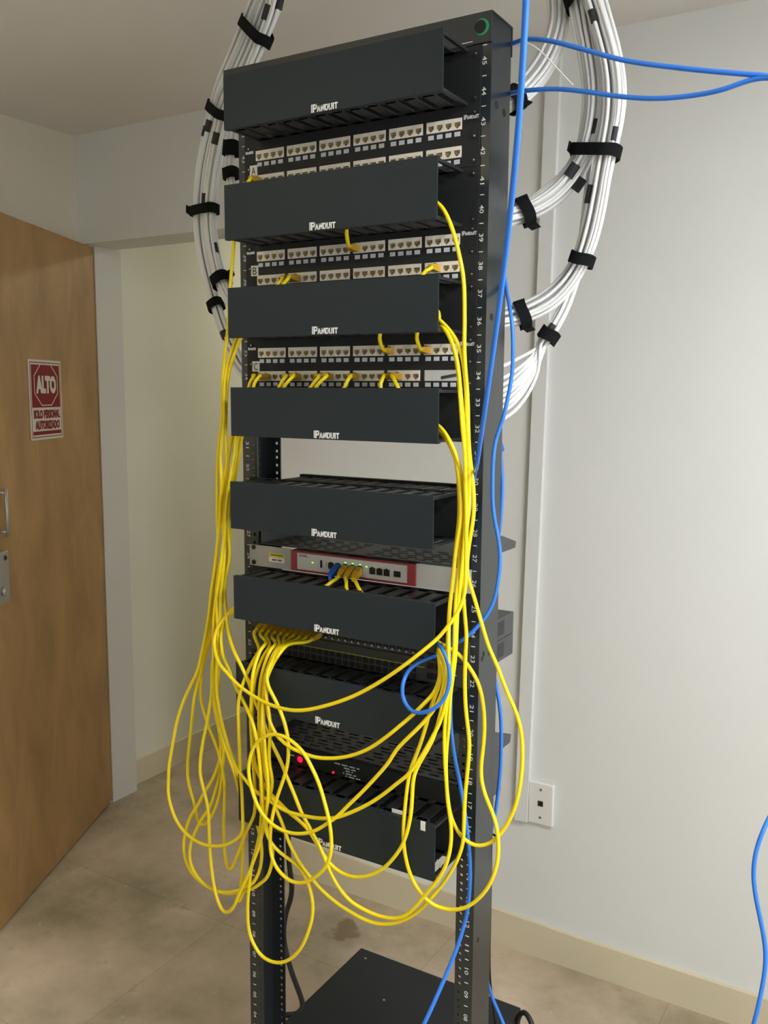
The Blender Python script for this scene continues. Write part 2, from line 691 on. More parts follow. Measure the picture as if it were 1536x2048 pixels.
spoly_ring(b, octo(.080, .064), octo(.076, .0608), .0041, 1)
put_text(b, 'ALTO', cx - .068, cx + .068, z0 + cz - .027, z0 + cz + .028, 0, 1, .07, SO + DN * .0043, SX, DZ)
put_text(b, 'SOLO PERSONAL', .020, SW - .020, z0 + .064, z0 + .091, 0, 0, .055, SO + DN * .0040, SX, DZ)
put_text(b, 'AUTORIZADO', .028, SW - .024, z0 + .031, z0 + .058, 0, 0, .055, SO + DN * .0040, SX, DZ)
sign_child(b, 'lettering')

# ------------------------------------------------------------------ wall outlet and raceway
b = MB(M_WALL)
xb, xt, w = -.001, .030, .036
b.prism([(xb, YB - .016, .382), (xb + w, YB - .016, .382), (xt + w, YB - .016, HC), (xt, YB - .016, HC)], (0, .0158, 0))
tag(b.build('cable_raceway'), 'white vertical cable channel on the white wall behind the rack', 'cable channel')
ol = thing('wall_outlet', 'white data outlet plate low on the wall beside the cable channel', 'outlet', (.075, YB, .383))
b = MB(M_PLATEW)
b.box(.0365, .106, YB - .011, YB - .0002, .383, .500, bev=.003)
b.build('plate', ol)
b = MB(M_DARK, M_SCREW)
b.box(.064, .078, YB - .0125, YB - .009, .436, .450)
b.build('socket', ol)
for z in (.404, .482):
    b = MB(M_SCREW)
    b.cyl((.071, YB - .010, z), (0, -1, 0), .0035, .002, 12)
    b.build('screw', ol)

# ceiling light
LX, LY = 1.50, -0.50
cl = thing('ceiling_light', 'square ceiling panel light above the camera side of the room', 'ceiling light', (LX, LY, HC))
b = MB(M_PLATEW)
for (a, c_, d, e) in ((-.31, .31, -.31, -.29), (-.31, .31, .29, .31), (-.31, -.29, -.29, .29), (.29, .31, -.29, .29)):
    b.box(LX + a, LX + c_, LY + d, LY + e, HC - .02, HC - .0005)
b.build('frame', cl)
M_DIFF = mat('light_diffuser', (0.9, 0.9, 0.9), 0.6, emit=(1.0, 0.985, 0.96), estr=28.0)
b = MB(M_DIFF)
b.box(LX - .29, LX + .29, LY - .29, LY + .29, HC - .012, HC - .002)
b.build('diffuser', cl)

# added fill lamp, unseen, to brighten the hallway beyond the doorway
hl = thing('ceiling_light', 'added round fill lamp, unseen, brightening the hallway beyond the doorway', 'ceiling light', (-1.15, 2.2, HC))
b = MB(M_PLATEW)
b.cyl((-1.15, 2.2, HC - .0005), (0, 0, -1), .16, .02, 32)
b.build('frame', hl)
M_DIFF2 = mat('hallway_fill_diffuser', (0.9, 0.9, 0.9), 0.6, emit=(1.0, 0.93, 0.80), estr=30.0)
b = MB(M_DIFF2)
b.cyl((-1.15, 2.2, HC - .0205), (0, 0, -1), .14, .02, 32, 0, .11)
b.build('diffuser', hl)
# warm fill lamp added out of view to lift the door side
wl = thing('ceiling_light', 'added round warm fill lamp, out of view, on the door side', 'ceiling light', (-.75, -1.35, HC))
b = MB(M_PLATEW)
b.cyl((-.75, -1.35, HC - .0005), (0, 0, -1), .20, .02, 32)
b.build('frame', wl)
M_DIFF3 = mat('warm_fill_diffuser', (0.9, 0.9, 0.9), 0.6, emit=(1.0, 0.88, 0.62), estr=13.0)
b = MB(M_DIFF3)
b.cyl((-.75, -1.35, HC - .0205), (0, 0, -1), .18, .03, 32, 0, .14)
b.build('diffuser', wl)
# glowing window added on the right wall, unseen, as side fill light
WY0, WY1, WZ0, WZ1 = -1.75, -.15, .75, 1.80
M_FILL_PANE = mat('fill_glow_pane', (0.8, 0.8, 0.8), 0.3, emit=(0.94, 0.975, 1.0), estr=3.2)
b = MB(M_FILL_PANE)
b.box(XR - .010, XR - .004, WY0, WY1, WZ0, WZ1)
wn = struct(b.build('added_window_1'))
b = MB(M_PLATEW)
for (a, c_, d, e) in ((WY0 - .05, WY1 + .05, WZ0 - .05, WZ0), (WY0 - .05, WY1 + .05, WZ1, WZ1 + .05), (WY0 - .05, WY0, WZ0, WZ1), (WY1, WY1 + .05, WZ0, WZ1), ((WY0 + WY1) / 2 - .02, (WY0 + WY1) / 2 + .02, WZ0, WZ1)):
    b.box(XR - .03, XR - .0005, a, c_, d, e)
o = b.build('added_window_frame', wn)
o.matrix_parent_inverse = Matrix.Identity(4)

# ------------------------------------------------------------------ rack frame
RK = thing('equipment_rack', 'tall black two-post equipment rack with white unit numbers on its rails', 'rack', (0, .04, 0))
ZB, ZT = 0.0, 2.130


def rail_z():
    """mounting-hole centres, three per unit"""
    out = []
    for n in range(1, 46):
        a, c_ = zU(n), zU(n + 1)
        for t in (.143, .5, .857):
            out.append(a + (c_ - a) * t)
    return out


HZ = rail_z()


def flange(mb, xa, xb_, y0, y1, hx, r=.0033):
    """strip in the xz plane with a column of real round holes"""
    zs = [ZB + .002] + [(HZ[i] + HZ[i + 1]) / 2 for i in range(len(HZ) - 1)] + [zU(46), ZT - .03]
    h0, h1 = hx - .006, hx + .006
    for (u, v) in ((xa, h0), (h1, xb_)):
        mb.box(u, v, y0, y1, ZB, ZT - .03)
    lim = [HZ[0] - (HZ[1] - HZ[0]) / 2] + [(HZ[i] + HZ[i + 1]) / 2 for i in range(len(HZ) - 1)] + [HZ[-1] + .006]
    mb.box(h0, h1, y0, y1, ZB, lim[0])
    mb.box(h0, h1, y0, y1, lim[-1], ZT - .03)
    seg = 8
    for i, z in enumerate(HZ):
        za, zb_ = lim[i], lim[i + 1]
        rect, circ = [], []
        for k in range(seg):
            a = 2 * PI * (k + .5) / seg
            cx_, cz_ = math.cos(a), math.sin(a)
            circ.append((hx + r * cx_ , z + r * cz_))
        corners = [(h1, z), (h1, zb_), (hx, zb_), (h0, zb_), (h0, z), (h0, za), (hx, za), (h1, za)]
        # outer loop angles 0,45,..: shift circle to match
        circ = [(hx + r * math.cos(2 * PI * k / seg), z + r * math.sin(2 * PI * k / seg)) for k in range(seg)]
        vo = {}
        for y in (y0, y1):
            vo[y] = ([mb.bm.verts.new((p[0], y, p[1])) for p in corners], [mb.bm.verts.new((p[0], y, p[1])) for p in circ])
        for k in range(seg):
            j = (k + 1) % seg
            for y in (y0, y1):
                o, c_ = vo[y]
                mb.bm.faces.new((o[k], o[j], c_[j], c_[k]))
            mb.bm.faces.new((vo[y0][1][k], vo[y0][1][j], vo[y1][1][j], vo[y1][1][k]))


for s in (-1, 1):
    b = MB(M_POST, M_DARK)
    xo, xi = s * .258, s * .2225
    a, c_ = min(xo, xi), max(xo, xi)
    hx = s * .2318
    flange(b, a, c_, 0.0, .003, hx)
    flange(b, a, c_, .073, .076, hx)
    wx = (s * .258, s * .255)
    b.box(min(wx), max(wx), .0001, .0758, ZT - .03, ZT - .0032)
    b.box(min(wx), max(wx), .003, .073, ZB, ZT - .03)
    for (y, z, r) in ((.0225, 1.994, .0062), (.0526, 1.990, .0062), (.0209, 1.6597, .006), (.0433, 1.656, .005),
                      (.0180, 1.0854, .005), (.0125, 1.078, .0045), (.041, 1.0815, .004), (.02, .55, .005)):
        b.cyl((s * .2575, y, z), (s, 0, 0), r, .0008, 14, 1)
    post = b.build('post', RK)
    b = MB(M_MARK)
    for n in range(1, 46):
        z = (zU(n) + zU(n + 1)) / 2
        put_text(b, '%02d' % n, s * .2462 - .0038, s * .2462 + .0038, z - .0065, z + .0065, -.0004, 0, .008, rot=True)
    for n in range(1, 47):
        z = zU(n)
        b.box(s * .2462 - .0036, s * .2462 + .0036, -.0005, .0002, z - .0007, z + .0007)
    t = b.build('scale_markings')
    t.parent = post
    t.matrix_parent_inverse = Matrix.Identity(4)
b = MB(M_POST)
b.box(-.290, .2590, -.0035, -.0005, 2.0835, ZT, bev=.0008)
b.box(-.290, .2590, -.0005, .079, ZT - .003, ZT)
b.box(-.290, .2590, .0762, .079, 2.0835, ZT - .003)
b.build('top_bar', RK)
b = MB(M_DARK, M_GREEN, M_MARK)
b.cyl((.2415, -.0036, 2.1072), (0, -1, 0), .0125, .0008, 28, 1)
b.cyl((.2395, -.0045, 2.1075), (0, -1, 0), .0102, .0006, 28, 0)
b.box(.206, .226, -.0042, -.0035, 2.0875, 2.0885, 2)
g = b.build('round_sticker', RK)
g['label'] = 'round dark sticker with a green rim'
for s in (-1, 1):
    b = MB(M_POST)
    xa, xb_ = (s * .200, s * .300)
    b.box(min(xa, xb_), max(xa, xb_), -.19, .0845, .0, .006)
    b.box(min(s * .2585, s * .2635), max(s * .2585, s * .2635), -.10, .0845, .006, .075)
    b.build('foot', RK)


# ------------------------------------------------------------------ cable managers
BLK = {
    'P': [((0, 0), (.36, 0), (.36, 1), (0, 1)), ((.36, .78), (.80, .78), (.92, 1), (.36, 1)), ((.66, .50), (1, .58), (1, .88), (.92, 1), (.66, 1)), ((.36, .36), (.86, .36), (1, .58), (.36, .58))],
    'A': [((0, 0), (.33, 0), (.66, 1), (.34, 1)), ((.67, 0), (1, 0), (.66, 1), (.34, 1)), ((.24, .20), (.76, .20), (.68, .42), (.32, .42))],
    'N': [((0, 0), (.33, 0), (.33, 1), (0, 1)), ((.67, 0), (1, 0), (1, 1), (.67, 1)), ((.64, 0), (1, 0), (.36, 1), (0, 1))],
    'D': [((0, 0), (.33, 0), (.33, 1), (0, 1)), ((.33, .78), (.85, .78), (.80, 1), (.33, 1)), ((.33, 0), (.80, 0), (.85, .22), (.33, .22)), ((.68, .06), (.80, 0), (1, .18), (1, .82), (.80, 1), (.68, .94))],
    'U': [((0, .12), (.33, .12), (.33, 1), (0, 1)), ((.67, .12), (1, .12), (1, 1), (.67, 1)), ((0, .14), (.15, 0), (.85, 0), (1, .14), (1, .26), (0, .26))],
    'I': [((.06, 0), (.94, 0), (.94, 1), (.06, 1))],
    'T': [((0, .76), (1, .76), (1, 1), (0, 1)), ((.33, 0), (.67, 0), (.67, .78), (.33, .78))],
}


def logo(b, x0, z0, y, w=.052, h=.0130, mi=0):
    """P with a doubled stem, then smaller capitals"""
    def ch(c, xa, wd, ht):
        for q in BLK[c]:
            b.poly([(xa + px_ * wd, y, z0 + pz * ht) for px_, pz in q], mi)
    u = w / 52.0
    b.poly([(x0, y, z0), (x0 + 2.0 * u, y, z0), (x0 + 2.0 * u, y, z0 + h), (x0, y, z0 + h)], mi)
    ch('P', x0 + 3.0 * u, 8.6 * u, h)
    x = x0 + 11.2 * u
    for c, wd in (('A', 7.6), ('N', 7.4), ('D', 7.2), ('U', 7.2), ('I', 2.9), ('T', 6.6)):
        ch(c, x, wd * u, h * .78)
        x += (wd + .55) * u


MAN_SP = [  # cover x0, x1, z0, z1 and unit range, label
    (-.211, .2225, 1.990, 2.0805, 44, 46, 'charcoal cable manager at the very top of the rack'),
    (-.213, .2155, 1.802, 1.8975, 40, 42, 'charcoal cable manager between the patch panels marked A and B'),
    (-.2085, .2200, 1.630, 1.719, 36, 38, 'charcoal cable manager between the patch panels marked B and C'),
    (-.2055, .2230, 1.4535, 1.542, 32, 34, 'charcoal cable manager under the patch panel marked C, above the open gap'),
    (-.210, .2165, 1.2815, 1.3695, 28.1, 30.1, 'charcoal cable manager just below the open gap and above the red firewall'),
    (-.2055, .2220, 1.110, 1.193, 24.3, 26.05, 'charcoal cable manager between the red firewall and the network switches'),
    (-.203, .2225, .9400, 1.0265, 20.4, 22.3, 'charcoal cable manager under the network switches, behind a blue loop'),
    (-.2015, .2280, .7090, .8085, 15.2, 17.4, 'lowest charcoal cable manager, behind loops of yellow cords near the floor'),
]
YC = -.0962
for k, (x0, x1, z0, z1, ua, ub, lab) in enumerate(MAN_SP):
    T = thing('cable_manager', lab, 'cable manager', (0, 0, z0), 'cable managers in the rack')
    b = MB(M_BLACK, M_SCREW, M_DARK)
    b.box(-.241, .241, -.0028, -.0004, zU(ua) - .0005 if k < 4 else z0 + .001, min(zU(ub) + .0005, 2.0830) if k < 4 else z1 - .001)
    for s in (-1, 1):
        for z in (z0 + .012, z1 - .012):
            b.cyl((s * .2318, -.0028, z), (0, -1, 0), .0042, .0012, 12, 2)
            b.cyl((s * .2318 + .001, -.0040, z + .001), (0, -1, 0), .0014, .0008, 8, 1)
    if k == 4:
        for i in range(11):
            b.box(-.160 + .034 * i, -.138 + .034 * i, .0004, .060, z1 - .003, z1 - .0005)
        b.box(-.165, .222, .060, .072, z1 - .003, z1 + .004)
    b.build('back_plate', T)
    b = MB(M_COVER)
    b.box(x0, x1, YC, YC + .0022, z0, z1, bev=.0009)
    b.box(x0 + .001, x1 - .001, YC + .0022, YC + .010, z1 - .0022, z1 - .0004)
    b.box(x0 + .001, x1 - .001, YC + .0022, YC + .010, z0 + .0004, z0 + .0022)
    cv = b.build('cover', T)
    b = MB(M_LOGO)
    logo(b, (x0 + x1) / 2 - .028, z0 + .0022, YC - .0005)
    t = b.build('logo', T)
    t.parent = cv
    t.matrix_parent_inverse = Matrix.Identity(4)
    for nm, z in (('top_fingers', z1 - .0062), ('bottom_fingers', z0 + .0030)):
        b = MB(M_DUCT)
        n = 12
        xa, xb_ = x0 + .012, x1 - .012
        p = (xb_ - xa) / n
        for i in range(n):
            c0 = xa + p * i
            b.box(c0, c0 + p * .56, YC + .0105, -.0028, z, z + .0030)
            b.box(c0 - p * .14, c0 + p * .70, YC + .0105, YC + .024, z, z + .0030)      # T-shaped finger tip
        b.box(xa - .006, xb_ + .006, -.014, -.0028, z, z + .0030)
        # end arms carrying the cover
        for xe in (x0 + .003, x1 - .009):
            b.box(xe, xe + .006, YC + .0022, -.0028, z - .001, z + .004)
        b.build(nm, T)
    if k == 7:
        for (xa, xb_, za, zb_, yy) in ((.138, .160, .8087, .8155, -.088), (.200, .209, .796, .8125, -.0968), (.2285, .237, .735, .747, -.09)):
            b = MB(M_STICK)
            b.box(xa, xb_, yy, yy + .0012, za, zb_)
            b.build('white_tab', T)


# ------------------------------------------------------------------ patch panels
GP, GW, JP = .0718, .0645, .016125
GX0 = -.2137


def gx(g, j):
    return GX0 + GP * g + JP * (j + .5)


JACK_ME = None


def jack_mesh():
    """cream jack with a keyed opening, centred on x=0,z=0, front at y=-0.0052"""
    b = MB(M_CREAM, M_JIN, M_GOLD)
    w, h, yf = JP / 2 - .0002, .0089, -.0052
    out = [(-w, -h), (w, -h), (w, h), (-w, h)]
    # opening: wide slot with a stepped key below
    op = [(-.0058, .0026), (-.0058, -.0034), (-.0038, -.0034), (-.0038, -.0054), (-.0020, -.0054), (-.0020, -.0068),
          (.0020, -.0068), (.0020, -.0054), (.0038, -.0054), (.0038, -.0034), (.0058, -.0034), (.0058, .0026)]
    bm = b.bm
    vo = [bm.verts.new((x, yf, z)) for x, z in out]
    vi = [bm.verts.new((x, yf, z)) for x, z in op]
    # front face as a strip of polygons around the opening
    bm.faces.new((vo[3], vo[0], vi[1], vi[0]))
    bm.faces.new((vo[0], vo[1], vi[7], vi[6], vi[5], vi[4], vi[3], vi[2], vi[1])) if False else None
    bm.faces.new((vo[0], vi[5], vi[4], vi[3], vi[2], vi[1]))
    bm.faces.new((vo[0], vo[1], vi[6], vi[5]))
    bm.faces.new((vo[1], vi[10], vi[9], vi[8], vi[7], vi[6]))
    bm.faces.new((vo[1], vo[2], vi[11], vi[10]))
    bm.faces.new((vo[2], vo[3], vi[0], vi[11]))
    vb = [bm.verts.new((x, -.0002, z)) for x, z in op]
    n = len(op)
    for i in range(n):
        f = bm.faces.new((vi[i], vi[(i + 1) % n], vb[(i + 1) % n], vb[i]))
        f.material_index = 1
    bm.faces.new(vb).material_index = 1
    ob = [bm.verts.new((x, -.0002, z)) for x, z in out]
    for i in range(4):
        bm.faces.new((vo[i], vo[(i + 1) % 4], ob[(i + 1) % 4], ob[i]))
    for i in range(4):
        x = -.0036 + i * .0024
        b.box(x - .0004, x + .0004, -.0032, -.0004, -.0036, .0006, 2)
    o = b.build('jack')
    return o


jack0 = jack_mesh()
JACK_ME = jack0.data
bpy.data.objects.remove(jack0)
PANELS = [('A', 43.98, 42.0, 'charcoal 48 port patch panel with the letter A sticker'),
          ('B', 40.0, 38.0, 'charcoal 48 port patch panel with the letter B sticker'),
          ('C', 36.0, 34.0, 'charcoal 48 port patch panel with the letter C sticker and one empty opening')]
PZ = {}
for L, ua, ub, lab in PANELS:
    zt, zb_ = zU(ua) - .0006, zU(ub) + .0006
    if L == 'A':
        zt = zU(44) - .0006
    PZ[L] = zt
    T = thing('patch_bay', lab, 'patch panel', (0, 0, zb_), 'patch panels in the rack')
    r1 = zt - .0127 - .0089
    r2 = zt - .0562 - .0089
    b = MB(M_BLACK, M_SCREW, M_DARK)
    ys = (-.0036, -.0006)
    # face with an opening for each group of four jacks
    rows = [(r1 - .0091, r1 + .0091), (r2 - .0091, r2 + .0091)]
    b.box(-.241, .241, *ys, rows[0][1], zt)
    b.box(-.241, .241, *ys, rows[1][1], rows[0][0])
    b.box(-.241, .241, *ys, zb_, rows[1][0])
    for (za, zc) in rows:
        xs = [-.241]
        for g in range(6):
            xs += [GX0 + GP * g - .0002, GX0 + GP * g + GW + .0002]
        xs.append(.241)
        for i in range(0, len(xs), 2):
            b.box(xs[i], xs[i + 1], *ys, za, zc)
    for s in (-1, 1):
        for z in (zt - .008, (zt + zb_) / 2, zb_ + .008):
            b.cyl((s * .2318, -.0036, z), (0, -1, 0), .0044, .0014, 12, 2)
            b.cyl((s * .2318 + .0012, -.0050, z + .001), (0, -1, 0), .0016, .0008, 8, 1)
    b.build('panel', T)
    for row, rz in ((0, r1), (1, r2)):
        for g in range(6):
            if L == 'C' and row == 1 and g == 5:
                continue
            for j in range(4):
                o = bpy.data.objects.new('jack', JACK_ME)
                COL.objects.link(o)
                o.parent = T
                o.location = Vector((gx(g, j), 0, rz)) - T.location
    for rz in (r1, r2):
        for g in range(6):
            b = MB(M_LABEL)
            for j in range(4):
                x = gx(g, j)
                b.box(x - .0052, x + .0052, -.0042, -.0034, rz - .0190, rz - .0120)
            b.build('label_strip', T)
    b = MB(M_MARK)
    logo(b, .2132, zt - .0168, -.0041, .0262, .0072)
    b.build('logo', T)
    b = MB(M_LABEL)
    b.box(-.2385, -.2200, -.0042, -.0034, zt - .0160, zt - .0112)
    b.build('name_tag', T)
    b = MB(M_STICK, M_INK)
    b.box(-.2285, -.2112, -.0046, -.0036, zt - .0565, zt - .0372)
    put_text(b, L, -.2243, -.2150, zt - .0540, zt - .0405, -.0048, 1, .0)
    s_ = b.build('letter_sticker', T)
    s_['label'] = 'white sticker with a black letter ' + L
R1 = {L: PZ[L] - .0216 for L in PZ}
R2 = {L: PZ[L] - .0651 for L in PZ}


# ------------------------------------------------------------------ shelves, firewall, switches, power unit
def perforated(mb, x0, x1, y0, y1, z, th, rows, cols, fx=.62, fy=.42):
    """plate with rows x cols of slots"""
    py = (y1 - y0) / rows
    px_ = (x1 - x0) / cols
    for r in range(rows):
        ya = y0 + py * r
        mb.box(x0, x1, ya, ya + py * (1 - fy), z, z + th)
        off = .5 * px_ * (1 - fx) + (px_ * .28 if r % 2 else 0)
        xs = x0
        for c_ in range(cols):
            sa = x0 + px_ * c_ + off
            sb = min(sa + px_ * fx, x1 - .004)
            if sa > xs:
                mb.box(xs, sa, ya + py * (1 - fy), ya + py, z, z + th)
            xs = sb
        mb.box(xs, x1, ya + py * (1 - fy), ya + py, z, z + th)


M_TRAY = mat('black_shelf_tray', (0.030, 0.032, 0.031), 0.5, spec=0.4)


def shelf(z, lab, zh, zr, ylow):
    T = thing('rack_shelf', lab, 'shelf', (0, 0, z), 'vented shelves in the rack')
    b = MB(M_TRAY)
    perforated(b, -.2195, -.012, .002, .105, z, .0015, 7, 6)
    perforated(b, .012, .2195, .002, .105, z, .0015, 7, 6)
    b.box(-.012, .012, .002, .105, z, z + .0015)
    b.box(-.2195, .2195, .105, .236, z, z + .0015)
    b.box(-.2195, .2195, .0003, .002, z, z + .0015)
    b.build('tray', T)
    for s in (-1, 1):
        b = MB(M_SHELF)
        pts = [(s * .2195, .006, z), (s * .2195, .236, z), (s * .2195, .240, z + zr), (s * .2195, .15, z + zh), (s * .2195, .006, z + zh)]
        b.prism(pts, (s * .0015, 0, 0))
        b.build('side_flange', T)
    return T


shelf(1.2376, 'dark vented shelf right above the red and silver firewall', .038, .012, 0)
shelf(.8435, 'dark vented shelf above the power unit with a red light', .050, .016, 0)

FWT = thing('network_firewall', 'slim red and silver firewall with three yellow plugs and one blue plug', 'firewall', (0, 0, 1.194))
b = MB(M_SHELF); b.box(-.1385, .1345, .0005, .190, 1.1955, 1.2345); b.build('chassis', FWT)
b = MB(M_RED)
b.box(-.139, .135, -.006, 0.0003, 1.1942, 1.2340, bev=.0015)
b.build('bezel', FWT)
b = MB(M_SILVER, M_DARK, M_INK)
b.box(-.1225, .1177, -.0072, -.0062, 1.1992, 1.2305)
put_text(b, 'ZYXEL', -.1180, -.0980, 1.2238, 1.2280, -.0075, 2, .02)
b.box(-.069, -.0645, -.0076, -.007, 1.2075, 1.2215, 1)
for z in (1.2165, 1.2135, 1.2105):
    b.box(-.056, -.0545, -.0076, -.007, z, z + .0012, 2)
b.build('faceplate', FWT)
FP = [-.0445, -.029, -.0125, .0035, .0195, .0460, .0612, .0762]
for x in FP:
    b = MB(M_DARK, M_SILVER)
    b.box(x - .0062, x + .0062, -.0079, -.0070, 1.2072, 1.2192)
    b.box(x - .0022, x + .0022, -.0080, -.0070, 1.2190, 1.2208)
    b.build('port', FWT)
b = MB(M_DARK); b.box(.0912, .1050, -.0079, -.0070, 1.2080, 1.2185); b.build('port', FWT)
for x, z in ((-.0865, 1.2150), (-.0125, 1.2225), (.0035, 1.2225), (.0195, 1.2222), (.0335, 1.2200)):
    b = MB(M_LGRN)
    b.box(x - .0015, x + .0015, -.0082, -.0070, z - .0009, z + .0009)
    b.build('status_light', FWT)['label'] = 'glowing green light'
for s in (-1, 1):
    b = MB(M_GRAY if s < 0 else M_SILVER, M_DARK)
    xa, xb_ = (-.241, -.1394) if s < 0 else (.1354, .241)
    b.box(xa, xb_, -.0042, -.0006, 1.1942, 1.2356)
    for z in (1.2308, 1.2010):
        b.cyl((s * .2302, -.0042, z), (0, -1, 0), .0046, .0018, 16, 1)
    b.build('rack_ear', FWT)
b = MB(M_YLABEL, M_STICK, M_INK)
b.box(-.1924, -.1556, -.0049, -.0043, 1.2152, 1.2238, 0)
b.box(-.1924, -.1556, -.0049, -.0043, 1.2060, 1.2152, 1)
b.box(-.1885, -.1590, -.0052, -.0049, 1.2192, 1.2208, 2)
for i in range(6):
    x = -.184 + i * .0036 + (.002 if i > 2 else 0)
    b.box(x, x + .0024, -.0052, -.0049, 1.2088, 1.2122, 2)
b.build('asset_label', FWT)['label'] = 'small yellow and white label'

SWX = [-.2045 + .0146 * k for k in range(24)]


M_SWF = mat('switch_faceplate', (0.050, 0.052, 0.050), 0.5)
M_CLIP = mat('port_spring_metal', (0.62, 0.62, 0.60), 0.4, 0.3)


def switch(z0, z1, lab, upper):
    T = thing('network_switch', lab, 'network switch', (0, 0, z0), 'network switches in the rack')
    b = MB(M_SHELF, M_DARK)
    b.box(-.2185, .2185, .0005, .242, z0 + .0004, z1 - .0004)
    # side louvres
    zc = (z0 + z1) / 2
    for s in (-1, 1):
        for i in range(7):
            z = zc - .0125 + i * .004
            b.box(min(s * .2180, s * .2188), max(s * .2180, s * .2188), .155, .198, z, z + .0019, 1)
    b.build('chassis', T)
    b = MB(M_SWF, M_YLINE, M_MARK)
    b.box(-.241, .241, -.0036, -.0002, z0 + .0006, z1 - .0006)
    if not upper:
        b.box(-.212, .1545, -.0042, -.0034, 1.0488, 1.0506, 1)
    b.box(.205, .217, -.0040, -.0034, zc - .001, zc + .0008, 2)
    b.build('faceplate', T)
    rows = ((z0 + .0125, 1), (z1 - .0125, -1)) if upper else ((z0 + .0068, 1), (z0 + .0190, -1))
    hh = .0050 if upper else .0044
    me = {}
    for zr, dirn in rows:
        b = MB(M_DARK, M_CLIP)
        b.box(-.0054, .0054, -.0044, -.0034, -hh, hh, 0)
        b.box(-.0020, .0020, -.0044, -.0034, -hh * 1.0 - .0016 if dirn > 0 else hh, -hh if dirn > 0 else hh + .0016, 0)
        # bright latch cut-out beneath
        zt = -hh - .0030 if dirn > 0 else hh + .0012
        if upper and dirn > 0:
            b.prism([(-.0034, -.0050, zt), (.0034, -.0050, zt), (.0022, -.0050, zt + .0012), (-.0022, -.0050, zt + .0012)], (0, .0014, 0), 1)
            b.box(-.0009, .0009, -.0050, -.0036, zt, zt + .0038, 1)
        o = b.build('port')
        mesh = o.data
        bpy.data.objects.remove(o)
        for x in SWX:
            o = bpy.data.objects.new('port', mesh)
            COL.objects.link(o)
            o.parent = T
            o.location = V((x, 0, zr)) - T.location
    for x in (.166, .182):
        for z in (z0 + .012, z1 - .012):
            b = MB(M_DARK, M_SCREW)
            b.box(x - .0065, x + .0065, -.0044, -.0034, z - .0055, z + .0055, 0)
            b.build('uplink_port', T)
    return T


s1 = switch(1.0674, 1.1095, 'upper of the two stacked switches, holding the row of yellow plugs', True)
s2 = switch(1.0242, 1.0668, 'lower of the two stacked switches, with a yellow-green line along its front', False)
SWZ = 1.0674 + .0125
for x, z, M, nm in ((-.1988, 1.0712, M_LGRN, 'glowing green light'), (-.1105, 1.0722, M_LRED, 'glowing red light'), (-.0770, 1.0712, M_LGRN, 'glowing green light')):
    b = MB(M)
    b.box(x - .0022, x + .0022, -.0056, -.0036, z - .0016, z + .0016)
    b.build('status_light', s1)['label'] = nm

PU = thing('rack_power_unit', 'black rack power unit with a glowing red button and small white print', 'power unit', (0, 0, .757))
b = MB(M_SHELF); b.box(-.2185, .2185, .0005, .20, .757, .8405); b.build('chassis', PU)
b = MB(M_BLACK, M_MARK)
b.box(-.241, .241, -.0036, -.0002, .757, .8405)
for (xa, xb_, z) in ((-.043, .021, .8285), (-.018, .012, .8232), (-.014, .004, .8180), (-.020, .013, .8128), (-.014, .023, .8078)):
    n = int((xb_ - xa) / .0034)
    for i in range(n):
        if (i * 7 + int(z * 1e4)) % 5:
            b.box(xa + i * .0034, xa + i * .0034 + .0026, -.0041, -.0034, z - .0011, z + .0011, 1)
b.box(-.150, -.135, -.0041, -.0034, .8205, .8225, 1)
b.build('faceplate', PU)
b = MB(M_DRED); b.cyl((-.119, -.0034, .815), (0, -1, 0), .0155, .003, 28); b.build('button_ring', PU)
b = MB(M_LRED); b.cyl((-.1195, -.0062, .8185), (0, -1, 0), .0068, .002, 24, 0, .005); b.build('button', PU)['label'] = 'glowing red button'
b = MB(M_LRED); b.cyl((-.0425, -.0036, .8085), (0, -1, 0), .0028, .002, 14, 0, .002); b.build('status_light', PU)['label'] = 'glowing red light'

# box on the floor
EB = thing('equipment_box', 'flat black metal box on the floor under the rack', 'box', (-.04, .26, 0))
b = MB(M_BLACK)
b.box(-.254, .183, .090, .433, .006, .130, bev=.003)
b.build('case', EB)
b = MB(M_SCREW)
for x, y in ((-.10, .29), (.11, .36), (-.22, .40)):
    b.cyl((x, y, .1298), (0, 0, 1), .003, .001, 10)
b.build('screw', EB)


# ------------------------------------------------------------------ patch cords
RY = .0034


def plug_at(P, dirn, parent, M, L=.026, w=.0062, h=.0056):
    """modular plug with tapered boot at P pointing along dirn (away from the jack)"""
    d = Vector(dirn).normalized()
    t = Vector((0, 0, 1))
    u = d.cross(t).normalized()
    v = u.cross(d)
    b = MB(M)

    def ring(s, a, c_):
        return [b.bm.verts.new(P + d * s + u * (a * sx) + v * (c_ * sz)) for sx, sz in ((-1, -1), (1, -1), (1, 1), (-1, 1))]
    R = [ring(-.003, w * .9, h * .9), ring(.010, w, h), ring(.014, w * .95, h * .95), ring(L, RY * 1.15, RY * 1.15)]
    for i in range(3):
        for k in range(4):
            b.bm.faces.new((R[i][k], R[i][(k + 1) % 4], R[i + 1][(k + 1) % 4], R[i + 1][k]))
    b.bm.faces.new(R[0])
    b.bm.faces.new(R[-1])
    # latch
    q = [b.bm.verts.new(P + d * s + u * (a) + v * (h + z)) for s, a, z in ((0, -.0025, 0), (0, .0025, 0), (.012, .0025, .002), (.012, -.0025, .002))]
    b.bm.faces.new(q)
    o = b.build('plug')
    o.parent = parent
    return o


